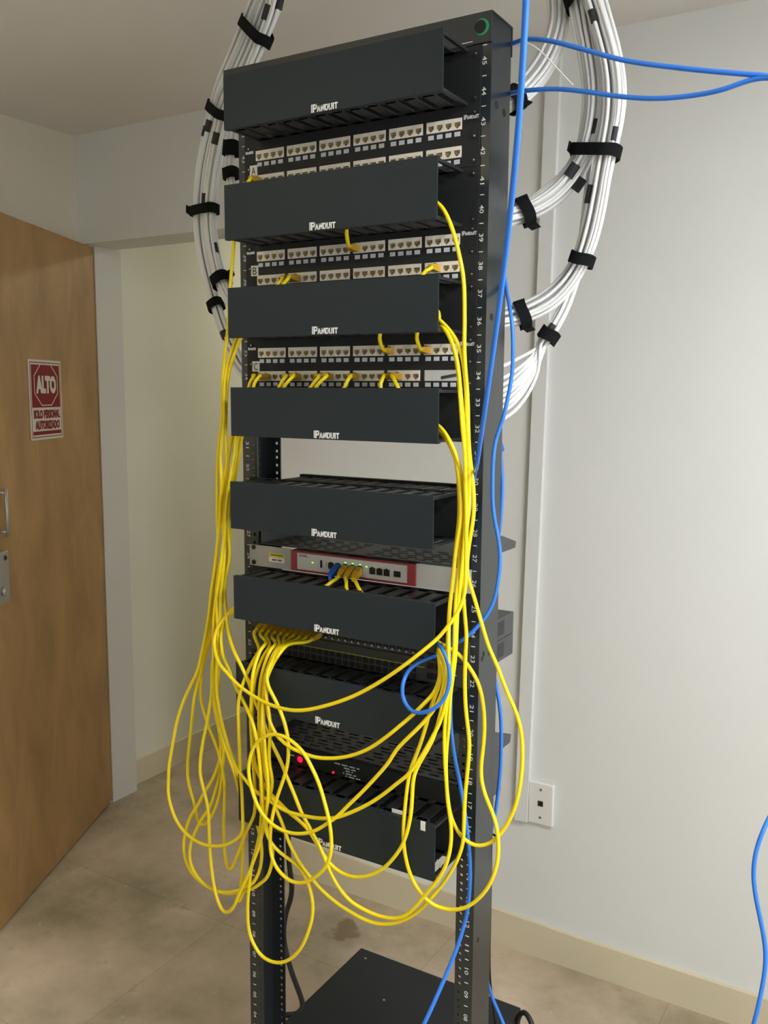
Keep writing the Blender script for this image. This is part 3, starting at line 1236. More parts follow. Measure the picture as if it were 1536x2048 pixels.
def cord(spec, label, M=M_YEL, r=RY, plugs=(), name='patch_cable', cat='cable', group='yellow patch cords', PM=M_YPLUG, step=.008, sm=2):
    P = smooth(spline(path(spec), step), sm)
    b = MB(M)
    b.tube(P, r, 8)
    o = tag(b.build(name), label, cat, group)
    for (pp, d) in plugs:
        plug_at(pp, d, o, PM)
    return o


def stub_low(L, g, j, pxs):
    """plug in the lower row, cord bending down into the manager below: world start then pixel points"""
    p = V((gx(g, j), -.0052, R2[L] - .002))
    d = V((0, -1, .05))
    return p, d, [p + V((0, -.014, .001)), p + V((0, -.030, .001))] + pxs


def stub_up(L, g, j, pxs):
    p = V((gx(g, j), -.0052, R1[L] - .002))
    d = V((0, -1, .05))
    return p, d, [p + V((0, -.014, .001)), p + V((0, -.030, .001))] + pxs


def sw_end(k):
    p = V((SWX[k], -.0045, SWZ))
    d = V((0, -1, -.25)).normalized()
    return p, d, [p + d * .036, p + d * .014]


def inside(x, z, y=-.055):
    return V((x, y, z))


Y0, Y1 = -.058, -.122
CORDS = []
# --- left bundle --------------------------------------------------------------
# 1  patch panel A, first jack of the lower row -> left side -> outermost left loop -> switch
p, d, s = stub_low('A', 0, 0, [(503, 357, -.046), (496, 363, -.056)])
q, e, t = sw_end(0)
cord(s + [inside(-.215, 1.860), (470, 468, -.04), (466, 505, -.05), (461, 570), (458, 620), (455.5, 660), (449, 715), (445, 770), (444.3, 840, Y0), (441, 863), (438.7, 887),
          (435.2, 934), (434.6, 980), (435, 1051), (436.3, 1060), (433.9, 1095), (428.7, 1142), (422, 1189), (418, 1230), (412, 1265), (405, 1300, -.066),
          (394, 1345), (385, 1363), (374.7, 1384), (365.6, 1405), (357.8, 1428.5), (352, 1450.7), (347.3, 1476.7), (342.8, 1503), (338.5, 1529), (337, 1555, -.085),
          (337, 1591), (341.5, 1611), (348.6, 1633), (360, 1653), (374.4, 1669), (391.6, 1682), (409, 1689.6), (427.4, 1692.4), (446, 1691), (463, 1685, -.11),
          (476, 1676), (484.7, 1664), (486, 1644), (485, 1616), (484, 1585), (481, 1545), (479.5, 1509), (477.6, 1457), (476.5, 1418), (478, 1395, -.125), (483, 1375), (490, 1356),
          (499, 1335), (509.5, 1315.6, -.10), (519, 1299)] + t,
     'yellow cord from panel A swinging out in the outermost loop left of the rack', plugs=[(p, d), (q, e)])
# 2  patch panel B lower row -> small loop on the left -> back up into the manager by the firewall
p, d, s = stub_low('B', 1, 0, [(566, 558, -.045), (556, 568, -.055)])
cord(s + [inside(-.17, 1.67), (476, 672, -.035), (464, 700, -.05), (452, 740), (448, 790), (449, 840, Y0 - .008), (445, 866), (443.6, 887), (441, 910), (442.8, 951), (442.8, 981), (440.4, 1004),
          (439.8, 1039), (435.7, 1080), (433, 1118), (430, 1145), (426, 1180), (423, 1215), (420.5, 1247), (416, 1270), (410, 1300, -.06), (403, 1335), (395, 1366), (389, 1392), (385.8, 1418),
          (383, 1450.7), (380, 1476.7), (377, 1503), (375.3, 1529), (375.5, 1555), (380, 1578), (387, 1600, -.06), (392, 1622), (396, 1642), (404, 1652), (413, 1646), (423, 1633), (433, 1611),
          (439.6, 1586), (445, 1545), (447, 1500), (444, 1465), (436, 1425), (431, 1385), (432, 1335), (436, 1285), (443, 1256), (455, 1233), (467, 1223, -.05), inside(-.18, 1.145)],
     'yellow cord in the small loop just inside the outermost loop left of the rack', plugs=[(p, d)])
# 3  patch panel B lower row -> deep narrow loop on the left -> switch
p, d, s = stub_low('B', 1, 1, [(578, 556, -.052), (567, 568, -.060)])
q, e, t = sw_end(6)
cord(s + [inside(-.17, 1.66), (482, 676, -.04), (470, 705, -.052), (458, 745), (453, 790), (451.6, 840, Y0 + .008), (451, 875), (451.6, 899), (452.5, 920), (450, 950), (447, 985), (444.5, 1020), (446, 1060), (449, 1100),
          (448, 1125), (446.8, 1142), (445, 1160), (442.7, 1183), (441.5, 1206), (440.4, 1230), (438.6, 1253), (435, 1280), (429, 1305, -.075), (424, 1335), (424, 1366), (422.9, 1392), (419, 1415.5),
          (415.7, 1438), (411, 1460), (406, 1483), (402, 1509), (400, 1533), (401.4, 1555), (406, 1574), (411, 1592), (416, 1616, -.10), (418, 1652), (419.5, 1695), (421.7, 1723), (425, 1752),
          (429.6, 1780), (436, 1803), (443, 1819), (451.8, 1826), (460.4, 1822), (469, 1810.6), (474.7, 1796), (481.8, 1780), (491.9, 1759), (500.5, 1740), (507.6, 1720, -.125), (516, 1699),
          (524.8, 1666), (530.5, 1637), (535, 1608), (540, 1590), (544.5, 1573), (544.5, 1557), (540, 1536), (538, 1514.6), (538.8, 1486), (541.6, 1464), (540, 1443), (537, 1418.6), (533, 1395, -.13),
          (531, 1370), (533, 1345), (541, 1322), (553, 1303, -.10), (566, 1289)] + t,
     'yellow cord in the deep narrow loop that bottoms out left of the left post', plugs=[(p, d), (q, e)])
# 4  patch panel C -> left bundle -> sweeps across the front -> right bundle -> panel C
p, d, s = stub_low('C', 0, 0, [(511, 749, -.046), (502, 760, -.056), (497, 775, -.060)])
p2, d2, s2_ = stub_low('C', 4, 1, [(785, 752, -.046), (790, 763, -.054), (796, 775, -.058)])
cord(s + [inside(-.19, 1.48), (464, 868, -.045), (459.8, 898), (456.3, 922), (454.5, 945), (450.4, 986), (448.6, 1010), (448.5, 1039), (450, 1062, Y0), (449, 1083), (445, 1107), (440.4, 1130), (436.3, 1154), (433.5, 1177), (433, 1205), (434.5, 1240),
          (437, 1275), (436, 1310), (433.5, 1340), (433, 1366), (434.6, 1392), (438.5, 1418, -.09), (443.7, 1444), (450, 1470), (458, 1496), (468.4, 1522), (480, 1545.7), (491.9, 1561), (505, 1577, -.13), (520, 1589),
          (537, 1600), (551.7, 1610), (566, 1619), (583, 1626), (603, 1630.6), (624.7, 1635), (646, 1637, -.140), (664, 1637), (686, 1631), (713, 1620), (740.5, 1606), (768, 1587.6), (795, 1566, -.135), (816.5, 1549), (829, 1533),
          (844, 1511), (858, 1487), (867.5, 1469), (878.4, 1447.7), (887.5, 1420), (893, 1396, -.115), (896, 1360), (897.5, 1330), (897, 1294.6), (897.3, 1269), (898, 1235), (900.7, 1201), (905, 1167), (908.3, 1134), (911.7, 1100, -.085), (915, 1080),
          (919, 1055), (922, 1025), (920.7, 990), (918.6, 962), (915, 935), (909.7, 914), (901.5, 894, -.078), (890.6, 874), (877, 862), inside(.205, 1.478, -.062), inside(.16, 1.490)] + s2_[::-1],
     'yellow cord sweeping across the lowest cable manager, from left bundle to right bundle', plugs=[(p, d), (p2, d2)])
# 5  patch panel C -> left -> long diagonal under the manager -> right bundle -> panel C
p, d, s = stub_low('C', 0, 1, [(523, 750, -.052), (511, 760, -.062), (506, 775, -.064)])
p2, d2, s2_ = stub_low('C', 4, 0, [(770, 751, -.046), (763, 760, -.054), (760, 775, -.058)])
cord(s + [inside(-.18, 1.47), (470, 868, -.04), (468.6, 899), (466.8, 922), (465, 945), (461, 970), (457, 1005), (454, 1040), (457, 1070), (459, 1095, Y0 + .006), (458.5, 1118), (454.4, 1139), (450.5, 1156), (449, 1172), (449, 1195), (451, 1212),
          (452, 1226), (454, 1247, Y0 - .01), (456.8, 1263), (462.6, 1288), (470, 1307), (483, 1333, -.115), (495.5, 1359), (504, 1384), (511.3, 1407), (520, 1424), (527, 1442), (531, 1456), (536, 1470), (543, 1486),
          (551.7, 1503), (563, 1526), (573, 1552), (583, 1575), (593, 1600), (603, 1626), (613, 1644, -.128), (626, 1668), (639, 1692), (649, 1715), (657, 1734.6), (670, 1762), (686.5, 1787), (704, 1804.6), (724, 1817),
          (755, 1831), (786.7, 1837), (807.5, 1833, -.10), (828, 1816), (849, 1791), (870, 1767), (885.6, 1744), (896, 1718), (901.5, 1690), (902.7, 1661), (900, 1633), (895.7, 1606), (893, 1569), (889.4, 1515), (888.5, 1465), (890.3, 1440, -.085), (893.5, 1406),
          (899, 1366), (905, 1333), (908.5, 1300), (909.5, 1265), (910, 1227), (912.6, 1184), (916.8, 1151), (918.5, 1125), (919.3, 1100), (922, 1070), (926, 1035), (926, 1000, -.072), (924, 965), (919.5, 935), (912, 910), (903, 888, -.085), (893, 870), (877, 851), inside(.20, 1.485, -.07), inside(.15, 1.495)] + s2_[::-1],
     'yellow cord in a long diagonal to the upper of the two lowest sags', plugs=[(p, d), (p2, d2)])
# 6  patch panel C -> left -> narrow inner loop -> switch
p, d, s = stub_low('C', 1, 0, [(576, 750, -.046), (565, 760, -.056), (558, 775, -.060)])
q, e, t = sw_end(1)
cord(s + [inside(-.17, 1.48), (480, 868, -.03), (474, 905), (468, 940), (464, 975), (460, 1020), (459, 1055), (455, 1085, -.045), (450, 1115), (445, 1145), (440, 1175), (436, 1205), (431, 1240), (422, 1275), (412, 1310), (404, 1340, -.05), (401.5, 1362),
          (401, 1385), (403, 1405), (408.5, 1425), (416.4, 1451), (424, 1470), (432, 1490), (438, 1508), (444, 1532), (448, 1556), (449.6, 1580, -.06), (449, 1608), (447.5, 1644), (448, 1680), (450, 1709), (454, 1731), (459, 1740), (464.7, 1735),
          (470.4, 1722), (477.5, 1703), (486, 1680, -.10), (494, 1660), (502, 1645), (509, 1628), (511, 1600), (509, 1560), (505.5, 1510, -.118), (502.5, 1460), (501.5, 1430), (503, 1400), (503.5, 1372), (506, 1346, -.122), (513, 1320), (522, 1298, -.10), (533, 1285)] + t,
     'yellow cord in the shortest, narrowest loop just left of the left post', plugs=[(p, d), (q, e)])
# 7  patch panel C -> left -> wide low loop
p, d, s = stub_low('C', 1, 1, [(590, 750, -.052), (578, 760, -.062), (567, 775, -.064)])
q, e, t = sw_end(3)
cord(s + [inside(-.16, 1.47), (486, 866, -.035), (481, 895), (475, 930), (470, 955), (465, 1000), (463, 1055, -.03), (458, 1090), (453, 1120), (449, 1150), (444, 1185), (441, 1230), (438, 1280), (431, 1340), (427, 1400), (434, 1440, -.055), (440, 1470), (441.5, 1492),
          (439.8, 1516), (434.6, 1535), (426.8, 1555), (416.4, 1573), (405, 1591), (397.3, 1608), (384.5, 1627), (375.9, 1644.5), (371, 1663), (368, 1680), (367.3, 1697), (370, 1716), (375.9, 1732), (385.9, 1749), (400, 1763), (417.4, 1775),
          (434.6, 1783), (453, 1787), (470.4, 1785.5, -.09), (489, 1782), (506, 1777), (520.5, 1767), (533.5, 1756), (541, 1738), (545.5, 1711), (544, 1692), (538.4, 1677), (534, 1660), (531.5, 1642, -.115), (530, 1620), (526, 1580), (522, 1540), (519, 1500), (518, 1460, -.126),
          (518.5, 1415), (519.5, 1380), (523.6, 1349), (531, 1323), (540, 1301, -.10), (552, 1287)] + t,
     'yellow cord in the outer of the two low round loops left of the rack', plugs=[(p, d), (q, e)])
# 8  patch panel C -> left -> hanging straight strand by the left post
p, d, s = stub_low('C', 2, 0, [(643, 750, -.046), (631, 760, -.056), (622, 775, -.060)])
q, e, t = sw_end(4)
cord(s + [inside(-.15, 1.49), (474, 866, -.05), (470, 900), (463, 940), (458, 975), (453, 1010), (451, 1050, -.068), (446, 1090), (443, 1120), (439, 1150), (435, 1180), (430, 1212), (427, 1245), (427, 1290), (427, 1340), (428, 1385), (431, 1412), (437, 1442, -.08), (443.7, 1476), (456, 1510),
          (467, 1540), (474, 1565), (480, 1590), (484.5, 1618), (486.5, 1650), (485.5, 1687), (484.7, 1723), (484, 1760), (480, 1784), (476.5, 1801), (475.5, 1806), (479, 1803), (485, 1788), (493, 1764, -.09), (503, 1733), (512, 1700), (518, 1675), (522.5, 1640), (523, 1600), (521.5, 1560), (521, 1500, -.128), (521, 1460), (522, 1420), (524, 1390),
          (529, 1358), (537, 1332), (548, 1306, -.10), (560, 1289)] + t,
     'yellow cord dropping straight along the left post to a pointed tip', plugs=[(p, d), (q, e)])
# 10 patch panel C -> left -> second low loop -> manager beside the firewall
p, d, s = stub_low('C', 3, 0, [(705, 750, -.046), (694, 760, -.056), (690, 775, -.060)])
cord(s + [inside(-.13, 1.475), (478, 870, -.045), (472, 910), (467, 945), (462, 975), (458, 1010), (456, 1050, -.05), (453, 1090), (450.5, 1125), (447, 1155), (441, 1190), (437, 1225), (433.5, 1260), (430, 1300), (429, 1350), (431, 1400), (438, 1450, -.045), (443.5, 1485), (444, 1510), (441, 1535), (437, 1561),
          (430.7, 1581), (425, 1601), (417, 1619), (406, 1634), (397, 1650), (389, 1666), (383, 1683), (379.5, 1699), (379.4, 1713), (381.6, 1727), (387, 1742), (397, 1757), (411.7, 1771), (432, 1782), (455, 1785, -.10), (480, 1779), (502, 1769.5), (514, 1754), (520.5, 1735),
          (523.6, 1712), (522.5, 1688), (517, 1658), (510.7, 1634), (501, 1611), (490, 1586), (479, 1555), (466, 1525), (452, 1488), (443, 1455), (438, 1415), (437, 1370), (438, 1320), (441, 1280), (448, 1250), (458, 1230), (468, 1222, -.06), inside(-.18, 1.15)],
     'yellow cord in the inner of the two low round loops left of the rack', plugs=[(p, d)])
# --- right bundle -------------------------------------------------------------
# 11 patch panel B upper row -> right bundle -> far right loop -> right bundle -> panel C upper row
p, d, s = stub_up('B', 3, 0, [(697, 487, -.045), (692.5, 470, -.055), (694, 450, -.060)])
p2, d2, s2_ = stub_up('C', 4, 0, [(764, 696, -.045), (759.5, 683, -.055), (759, 668, -.060)])
cord(s + [inside(.05, 1.835), inside(.16, 1.845), (873.5, 405, -.072), (885, 415.5), (894.7, 433), (904, 456.5), (912.5, 484), (919, 514), (924.8, 541), (928, 571), (929, 612), (929, 660, -.075), (928.5, 690), (929.5, 720), (931, 745), (933.6, 770), (935.7, 811), (936.4, 852), (938.4, 900),
          (944.6, 955), (947.3, 983), (948, 1010), (946.6, 1037), (943.2, 1058), (939.8, 1078), (935, 1113), (934, 1140), (937, 1160), (945.6, 1186, -.065), (962.5, 1244), (977.7, 1294), (994.6, 1332), (1009, 1371), (1019, 1395), (1029.7, 1418.6), (1038.8, 1446), (1043, 1469), (1045, 1500), (1043.4, 1542, -.05),
          (1038.8, 1578), (1029.7, 1615), (1015, 1647), (998.7, 1671), (980.5, 1686), (960.5, 1692.5), (940.4, 1688), (922, 1672), (909.4, 1651), (900.5, 1628), (895.5, 1597), (892.5, 1560, -.07), (892, 1515), (894.5, 1480), (897.6, 1450), (898.5, 1424),
          (900.5, 1391), (905.8, 1352), (910.5, 1315), (912.5, 1278), (914.5, 1230), (918, 1190), (922, 1150), (926, 1110), (929, 1065), (930.5, 1024, -.078), (930, 985), (930.5, 945), (930, 905), (928, 860), (924, 815), (920.5, 780), (917.5, 745), (913, 715), (906, 690), (899, 672), (888, 655, -.075), (876, 648), inside(.20, 1.665), inside(.12, 1.675)] + s2_[::-1],
     'yellow cord swinging out furthest right, past the post towards the wall outlet', plugs=[(p, d), (p2, d2)])
# 12 patch panel C upper row -> right bundle -> lowest wide sag -> switch
p, d, s = stub_up('C', 5, 0, [(840, 696, -.045), (834, 683, -.055), (833, 668, -.060)])
q, e, t = sw_end(5)
cord(s + [inside(.18, 1.668), (875, 637, -.072), (888, 648), (901.5, 663), (912.5, 680), (920.7, 698), (926.5, 722), (930, 750), (932.5, 784), (933.5, 825), (935.7, 860), (937.7, 901), (938, 935), (938.4, 969), (938, 1017, -.075), (934, 1051), (932, 1078), (928.5, 1119), (926.5, 1150), (926.5, 1180), (927.8, 1205), (929.5, 1230), (932.9, 1269),
          (931, 1310, -.06), (929.8, 1350), (930.2, 1396), (933, 1433), (937.7, 1470), (938.7, 1496), (935, 1542), (930.4, 1588), (928, 1640), (925.8, 1685), (915.5, 1718), (893.4, 1757), (867, 1790), (841, 1819, -.075), (812.7, 1838), (786.7, 1847), (760.6, 1848), (732, 1840.5), (698, 1822),
          (675, 1807), (652, 1788), (633, 1769), (619.7, 1752), (606.7, 1736), (593.7, 1715), (580.7, 1691), (571, 1666), (562.8, 1642, -.118), (554.6, 1624), (546, 1602), (536, 1572), (529, 1540), (525, 1500), (524.5, 1450, -.132), (525, 1412), (529, 1380), (536, 1350), (545, 1324), (557, 1303, -.10), (568, 1289)] + t,
     'yellow cord making the lowest wide sag beneath the lowest cable manager', plugs=[(p, d), (q, e)])
# 13 patch panel B lower row -> right bundle -> big front swoop -> manager by the firewall
p, d, s = stub_low('B', 5, 1, [(866, 536, -.048), (852, 539, -.056), (843, 549, -.062)])
cord(s + [inside(.185, 1.65), (875, 642, -.066), (888, 654), (897, 670), (904, 686), (910, 706), (914.5, 729), (917.5, 757), (919.5, 784), (922, 818), (925, 859), (929, 894), (930.5, 928), (931, 969), (932.5, 1010, -.085), (932.5, 1050), (932.5, 1085), (932.5, 1120), (931.5, 1155), (929.5, 1185),
          (924.5, 1205, -.10), (914.8, 1226.5), (897, 1251), (875, 1277, -.118), (852.8, 1296), (808.5, 1330.5, -.135), (764, 1361), (720, 1386), (690, 1399), (660, 1409), (618.5, 1419), (592, 1421, -.148), (565.8, 1417.5), (539.4, 1409), (516.6, 1398), (492, 1382), (472.6, 1366.6), (456.8, 1349, -.125), (439, 1328), (431, 1307),
          (428, 1285), (432, 1262, -.085), (441, 1246), (452, 1231), (466, 1219, -.06), inside(-.17, 1.155)],
     'yellow cord swooping across the rack just below the network switches', plugs=[(p, d)])
# 9  patch panel C -> right bundle -> sag -> switch
p, d, s = stub_low('C', 2, 1, [(657, 750, -.052), (644, 760, -.062), (631, 775, -.064)])
q, e, t = sw_end(2)
cord(s + [inside(-.05, 1.470), inside(.15, 1.475), (877, 858, -.058), (890, 872), (900, 889), (908, 908), (914, 932), (917, 962), (919, 1000), (918, 1040), (914, 1075), (909.5, 1120, -.068), (906, 1155), (902, 1195), (898, 1240), (895.5, 1280), (894, 1330), (892.5, 1365), (888, 1395, -.10), (881, 1427),
          (872, 1460), (862, 1487), (849, 1509), (835.5, 1533), (828.5, 1549), (825.6, 1569), (823.7, 1606), (821, 1633), (813.5, 1667, -.118), (802, 1695), (787, 1716), (769, 1735), (750, 1746.8), (724, 1754), (698, 1752), (678, 1743), (662, 1730), (654, 1721),
          (641, 1699), (627, 1676), (617.6, 1660), (603, 1645), (589, 1633.5), (574.6, 1622), (557.4, 1603.4), (544.5, 1592), (531, 1575), (519, 1553), (510.5, 1529), (507, 1507), (504.5, 1471), (504, 1428, -.116), (506, 1395), (509, 1365), (516, 1338), (526, 1313, -.098), (540, 1291)] + t,
     'yellow cord with a short sag under the white logo of the lowest cable manager', plugs=[(p, d), (q, e)])
# 14-16 firewall cords
p = V((FP[2], -.0080, 1.2125)); d = V((0.05, -1, -.55)).normalized()
q, e, t = sw_end(7)
cord([p + d * .012, p + d * .03, (668, 1161, -.05), (659, 1166, -.06), (651, 1173, -.066), inside(-.04, 1.155), inside(.15, 1.15), (860, 1283, -.06), (869.3, 1291), (876.6, 1306), (880, 1333, -.10), (878, 1362), (866.5, 1388), (849, 1406), (825.6, 1429.5), (798, 1453), (780, 1468, -.128), (758.7, 1484), (737, 1498), (713, 1508),
      (686, 1514.7), (658.5, 1516.6), (631, 1514.7), (614.7, 1510), (597.5, 1503), (583, 1496), (569, 1486), (558, 1476), (549, 1464, -.135), (541, 1447), (536, 1425), (533.5, 1400), (532.5, 1375), (535, 1350), (545, 1326), (558, 1303, -.10), (572, 1288)] + t,
     'yellow cord sagging across the rack just above the glowing red button', plugs=[(p, d), (q, e)])
p = V((FP[3], -.0080, 1.2125)); d = V((0, -1, -.55)).normalized()
q, e, t = sw_end(8)
cord([p + d * .012, p + d * .03, (694, 1161, -.05), (692, 1170, -.058), (693.5, 1180, -.066), inside(.05, 1.15), inside(.16, 1.145), (862, 1284, -.065), (871, 1292), (879.5, 1304), (886.5, 1322, -.105), (889.4, 1342), (887.5, 1369), (880, 1397), (865.7, 1422), (844, 1448), (816.5, 1475), (793, 1499, -.132), (777, 1525), (749.6, 1556.7), (722, 1586),
      (695, 1612), (673.5, 1633.7), (657, 1645), (642.5, 1655), (626, 1663), (608, 1667, -.15), (587, 1667), (567.7, 1662), (548, 1651.6), (530, 1635), (515.6, 1612.5), (505.8, 1586.5), (499.5, 1562), (497, 1543), (498.7, 1521.7), (504.4, 1500), (514.4, 1484.5), (526, 1474.5, -.148), (540, 1469), (554.5, 1468.7),
      (568.9, 1473), (583, 1481.6), (596, 1493), (609, 1507.4), (619, 1526), (629, 1546), (637.6, 1566), (644.8, 1589), (652, 1615), (659, 1645), (662.9, 1681, -.15), (662, 1704), (655.5, 1726), (644, 1743), (626, 1757), (610, 1765), (593.7, 1766), (577.4, 1760.7), (562.8, 1748), (549.8, 1730),
      (542, 1707), (540, 1678), (541.6, 1653), (545.7, 1629), (551.4, 1604), (558.5, 1582), (567.4, 1557.5), (573, 1539), (576.7, 1514), (576.7, 1491), (574.6, 1468.7), (567.4, 1440), (555, 1409), (544.7, 1389), (536, 1372, -.13), (533, 1355), (539, 1333), (552, 1309, -.105), (568, 1291)] + t,
     'yellow cord arching up and over, then passing right of the glowing red button', plugs=[(p, d), (q, e)])
p = V((FP[4], -.0080, 1.2125)); d = V((0, -1, -.55)).normalized()
q, e, t = sw_end(9)
cord([p + d * .012, p + d * .03, (712, 1161, -.05), (714, 1172, -.058), (722, 1183, -.066), inside(.08, 1.155), inside(.17, 1.155), (868, 1280, -.055), (880, 1286), (893, 1294, -.06), (915, 1305.6), (931, 1323.8), (946, 1345.7), (956.8, 1367.5), (964, 1395), (967.8, 1424), (968.7, 1460, -.045), (966, 1496), (962, 1533),
      (963, 1560), (969.6, 1588), (980.5, 1615), (989.6, 1638), (995.5, 1668), (996.5, 1713), (989.8, 1744), (976.8, 1773), (958.5, 1796), (937.7, 1812), (911.7, 1819.7, -.075), (885.6, 1817), (862, 1806.7), (838.8, 1783), (820.5, 1749), (810, 1709), (807, 1679), (807, 1651, -.118), (810, 1615),
      (814.6, 1573), (820, 1542), (831, 1513), (842, 1484), (853, 1448), (866, 1402), (876, 1377), (881, 1351, -.105), (881.5, 1324), (876, 1303), (868, 1289, -.07), inside(.16, 1.135), inside(-.17, 1.14), (460, 1222, -.062), (448, 1240), (443, 1262), (442.7, 1290), (447, 1314), (456.8, 1336, -.10), (465.6, 1360),
      (478, 1386), (490, 1409), (500.7, 1433), (508, 1455), (514, 1486, -.14), (518, 1515), (521, 1543), (523, 1572), (525.5, 1610), (530, 1650), (535, 1672), (543, 1687), (554.6, 1700.5), (571, 1713.5), (587, 1724), (600, 1735), (610, 1751), (618, 1770), (623, 1790), (625.8, 1811, -.10), (624.5, 1835), (619, 1856), (610.8, 1879),
      (598.5, 1901), (583.5, 1916), (568.4, 1924), (554.8, 1926), (538.4, 1922), (523, 1912), (509.7, 1893), (500, 1870), (496, 1846), (495.3, 1822), (496, 1795), (499, 1767, -.105), (502.5, 1736), (510.7, 1707), (518.8, 1678), (526, 1653), (532, 1627), (536, 1600), (536, 1560, -.138), (531, 1515), (528, 1460), (527.5, 1415), (529, 1385),
      (534, 1357), (545, 1330), (560, 1306, -.105), (578, 1288)] + t,
     'yellow cord with the deepest loop of all, hanging across the left post', plugs=[(p, d), (q, e)])

# ------------------------------------------------------------------ blue cords
p = V((FP[1], -.0080, 1.2125)); d = V((-.12, -1, -.6)).normalized()
cord([p + d * .012, p + d * .03, (663, 1160, -.045), (660, 1172, -.055), inside(-.02, 1.16), inside(.17, 1.14), (864, 1277, -.068), (872, 1284, -.075), (885.7, 1300, -.11), (896.7, 1327), (900, 1351), (896.5, 1378.5), (885, 1404), (871, 1416), (853, 1424, -.13), (834.7, 1427), (820, 1420),
      (807, 1402), (803.7, 1378.5, -.115), (811, 1351), (827.4, 1331), (847.4, 1320, -.06), (873, 1311, -.02), V((.182, -.006, 1.0794))],
     'blue cord from the firewall, making a round loop before the network switches', M_BLUE, RY, [(p, d)], group='blue cables', PM=M_BPLUG)


def depth_path(L):
    return [atd(x, y, dd) for x, y, dd in L]


top = atd(1053, -60, .86)
cord([V((top.x + .02, top.y - .03, HC - .001)), top + V((.006, -.006, .12))] + depth_path([(1053, -60, .86), (1052, 0, .88), (1047, 100, .90), (1040, 210, .93), (1030, 330, .97), (1019, 440, 1.02), (1005, 560, 1.08), (988, 690, 1.14), (971, 810, 1.20),
                  (955, 920, 1.30)]) + [(949, 950, -.050), (944, 980, -.030), (937, 1030, -.022), (926, 1105, -.020), (916, 1180, -.020), (908, 1250, -.022), (903, 1340, -.028), (901, 1430, -.040), (904, 1478, -.050), (911, 1524, -.052),
                  (920.4, 1569, -.050), (927, 1610), (932.5, 1645), (937, 1688), (940, 1725), (939.5, 1770), (935, 1820), (928, 1850, -.055), (915, 1893, -.065), (900, 1931, -.078), (883, 1971, -.095), (848, 2048, -.13), (800, 2140, -.16), (770, 2210, -.15), V((.02, -.12, .16)), V((.0, -.10, .05)), V((-.03, -.13, .005)), V((-.10, -.22, .005)), V((-.12, -.36, .005))],
     'thick blue cable dropping from the ceiling in front of the right post', M_BLUE, .0036, group='blue cables', sm=3)
a = at(1008, 555, .02)
cord([V((.12, .002, 1.862)), V((.14, .05, 1.864)), V((.19, .12, 1.86)), V((.235, .12, 1.84)), (998, 500, .095), (1006, 540, .085), (1011, 565, .07), (1014, 585, .05), (1019, 612, .01), (1024.5, 650, 0), (1026, 695, -.005), (1024.5, 745, -.008), (1016, 795, -.010), (1004, 845, -.012), (995.8, 865, -.012), (990, 887, -.014), (986, 928, -.02), (985, 976, -.022), (985.6, 1010), (989, 1038),
      (994.5, 1065), (999, 1092), (1000.6, 1113, -.02), (999.2, 1140), (994.6, 1173), (986, 1208, -.025), (972.6, 1232), (957.4, 1250.6, -.035), (935.4, 1272.6, -.045), (915, 1286, -.05), (895, 1292, -.052), (870, 1296, -.045), inside(.19, 1.125)],
     'blue cable down the right post side, curving into the manager above the switches', M_BLUE, .0034, group='blue cables', sm=3)
cord([V((.13, .002, 1.48)), V((.14, .06, 1.48)), V((.18, .125, 1.46)), V((.235, .135, 1.430)), (992, 868, .10), (999, 884, .085), (1002, 915, .082), (1004.7, 956, .082), (1004, 997, .082), (1001.5, 1037, .082), (998, 1065, .084), (994, 1090, .09), (985, 1130, .10), (976, 1190, .11), (974, 1260, .115), (979, 1320, .11), (988, 1348, .105), (992, 1370, .10), (997, 1397, .098), (1001.5, 1433), (1002.6, 1475),
      (1002, 1510), (1000.6, 1542), (997, 1578), (992.4, 1615), (987.8, 1642, .10), (983, 1659, .10), (972, 1720, .11), (962, 1800, .12), (960, 1880, .13), (968, 1945, .14), (978, 1973, .15), (985, 1997, .16), (996, 2022, .16), (1007, 2048, .16), (1028, 2095, .15), V((.36, .16, .18)), V((.42, .20, .06)), V((.50, .30, .006)), V((.62, .40, .006))],
     'blue cable hanging down behind the right post to the floor', M_BLUE, .0034, group='blue cables', sm=3)
cord([V((.12, .002, 2.036)), V((.13, .07, 2.04)), (1000, 95, .10), (1027, 87, .07), (1045, 79, .055), (1062, 78, .045), (1100, 82, .03), (1160, 97, .02), (1250, 121, .01), (1350, 135, 0), (1450, 145, -.01), (1536, 152, -.02), (1580, 157, -.03), (1596, 163, -.035), (1580, 162, -.03), (1536, 155, -.02), (1500, 160, -.015), (1450, 178, -.01), (1400, 189, 0),
      (1320, 197, .01), (1250, 194, .02), (1160, 182, .03), (1110, 178, .04), (1060, 180.5, .05), (1040, 183, .06), (1022, 187, .08), (1000, 193, .10), V((.14, .09, 2.005)), V((.12, .002, 2.000))],
     'blue cable in a long flat loop off the top of the right post', M_BLUE, .0036, group='blue cables', sm=2)
cord([V((1.52, .55, HC - .001)), V((1.51, .53, 2.0)), V((1.46, .48, 1.45)), V((1.32, .36, 1.08))] + depth_path([(1640, 1480, 1.46), (1580, 1570, 1.44), (1548, 1618, 1.43), (1530, 1652, 1.42), (1514, 1695, 1.42), (1507, 1738, 1.42), (1510, 1785, 1.42), (1521, 1840, 1.42), (1530, 1890, 1.42), (1531, 1928, 1.42), (1523, 1982, 1.42), (1507, 2050, 1.42), (1480, 2130, 1.45), (1462, 2190, 1.5)]) + [V((.80, .22, .22)), V((.84, .27, .06)), V((.90, .33, .005)), V((1.05, .38, .005)), V((1.2, .30, .005))],
     'blue cable hanging alone before the bare white wall, far from the rack', M_BLUE, .0034, group='blue cables', sm=3)

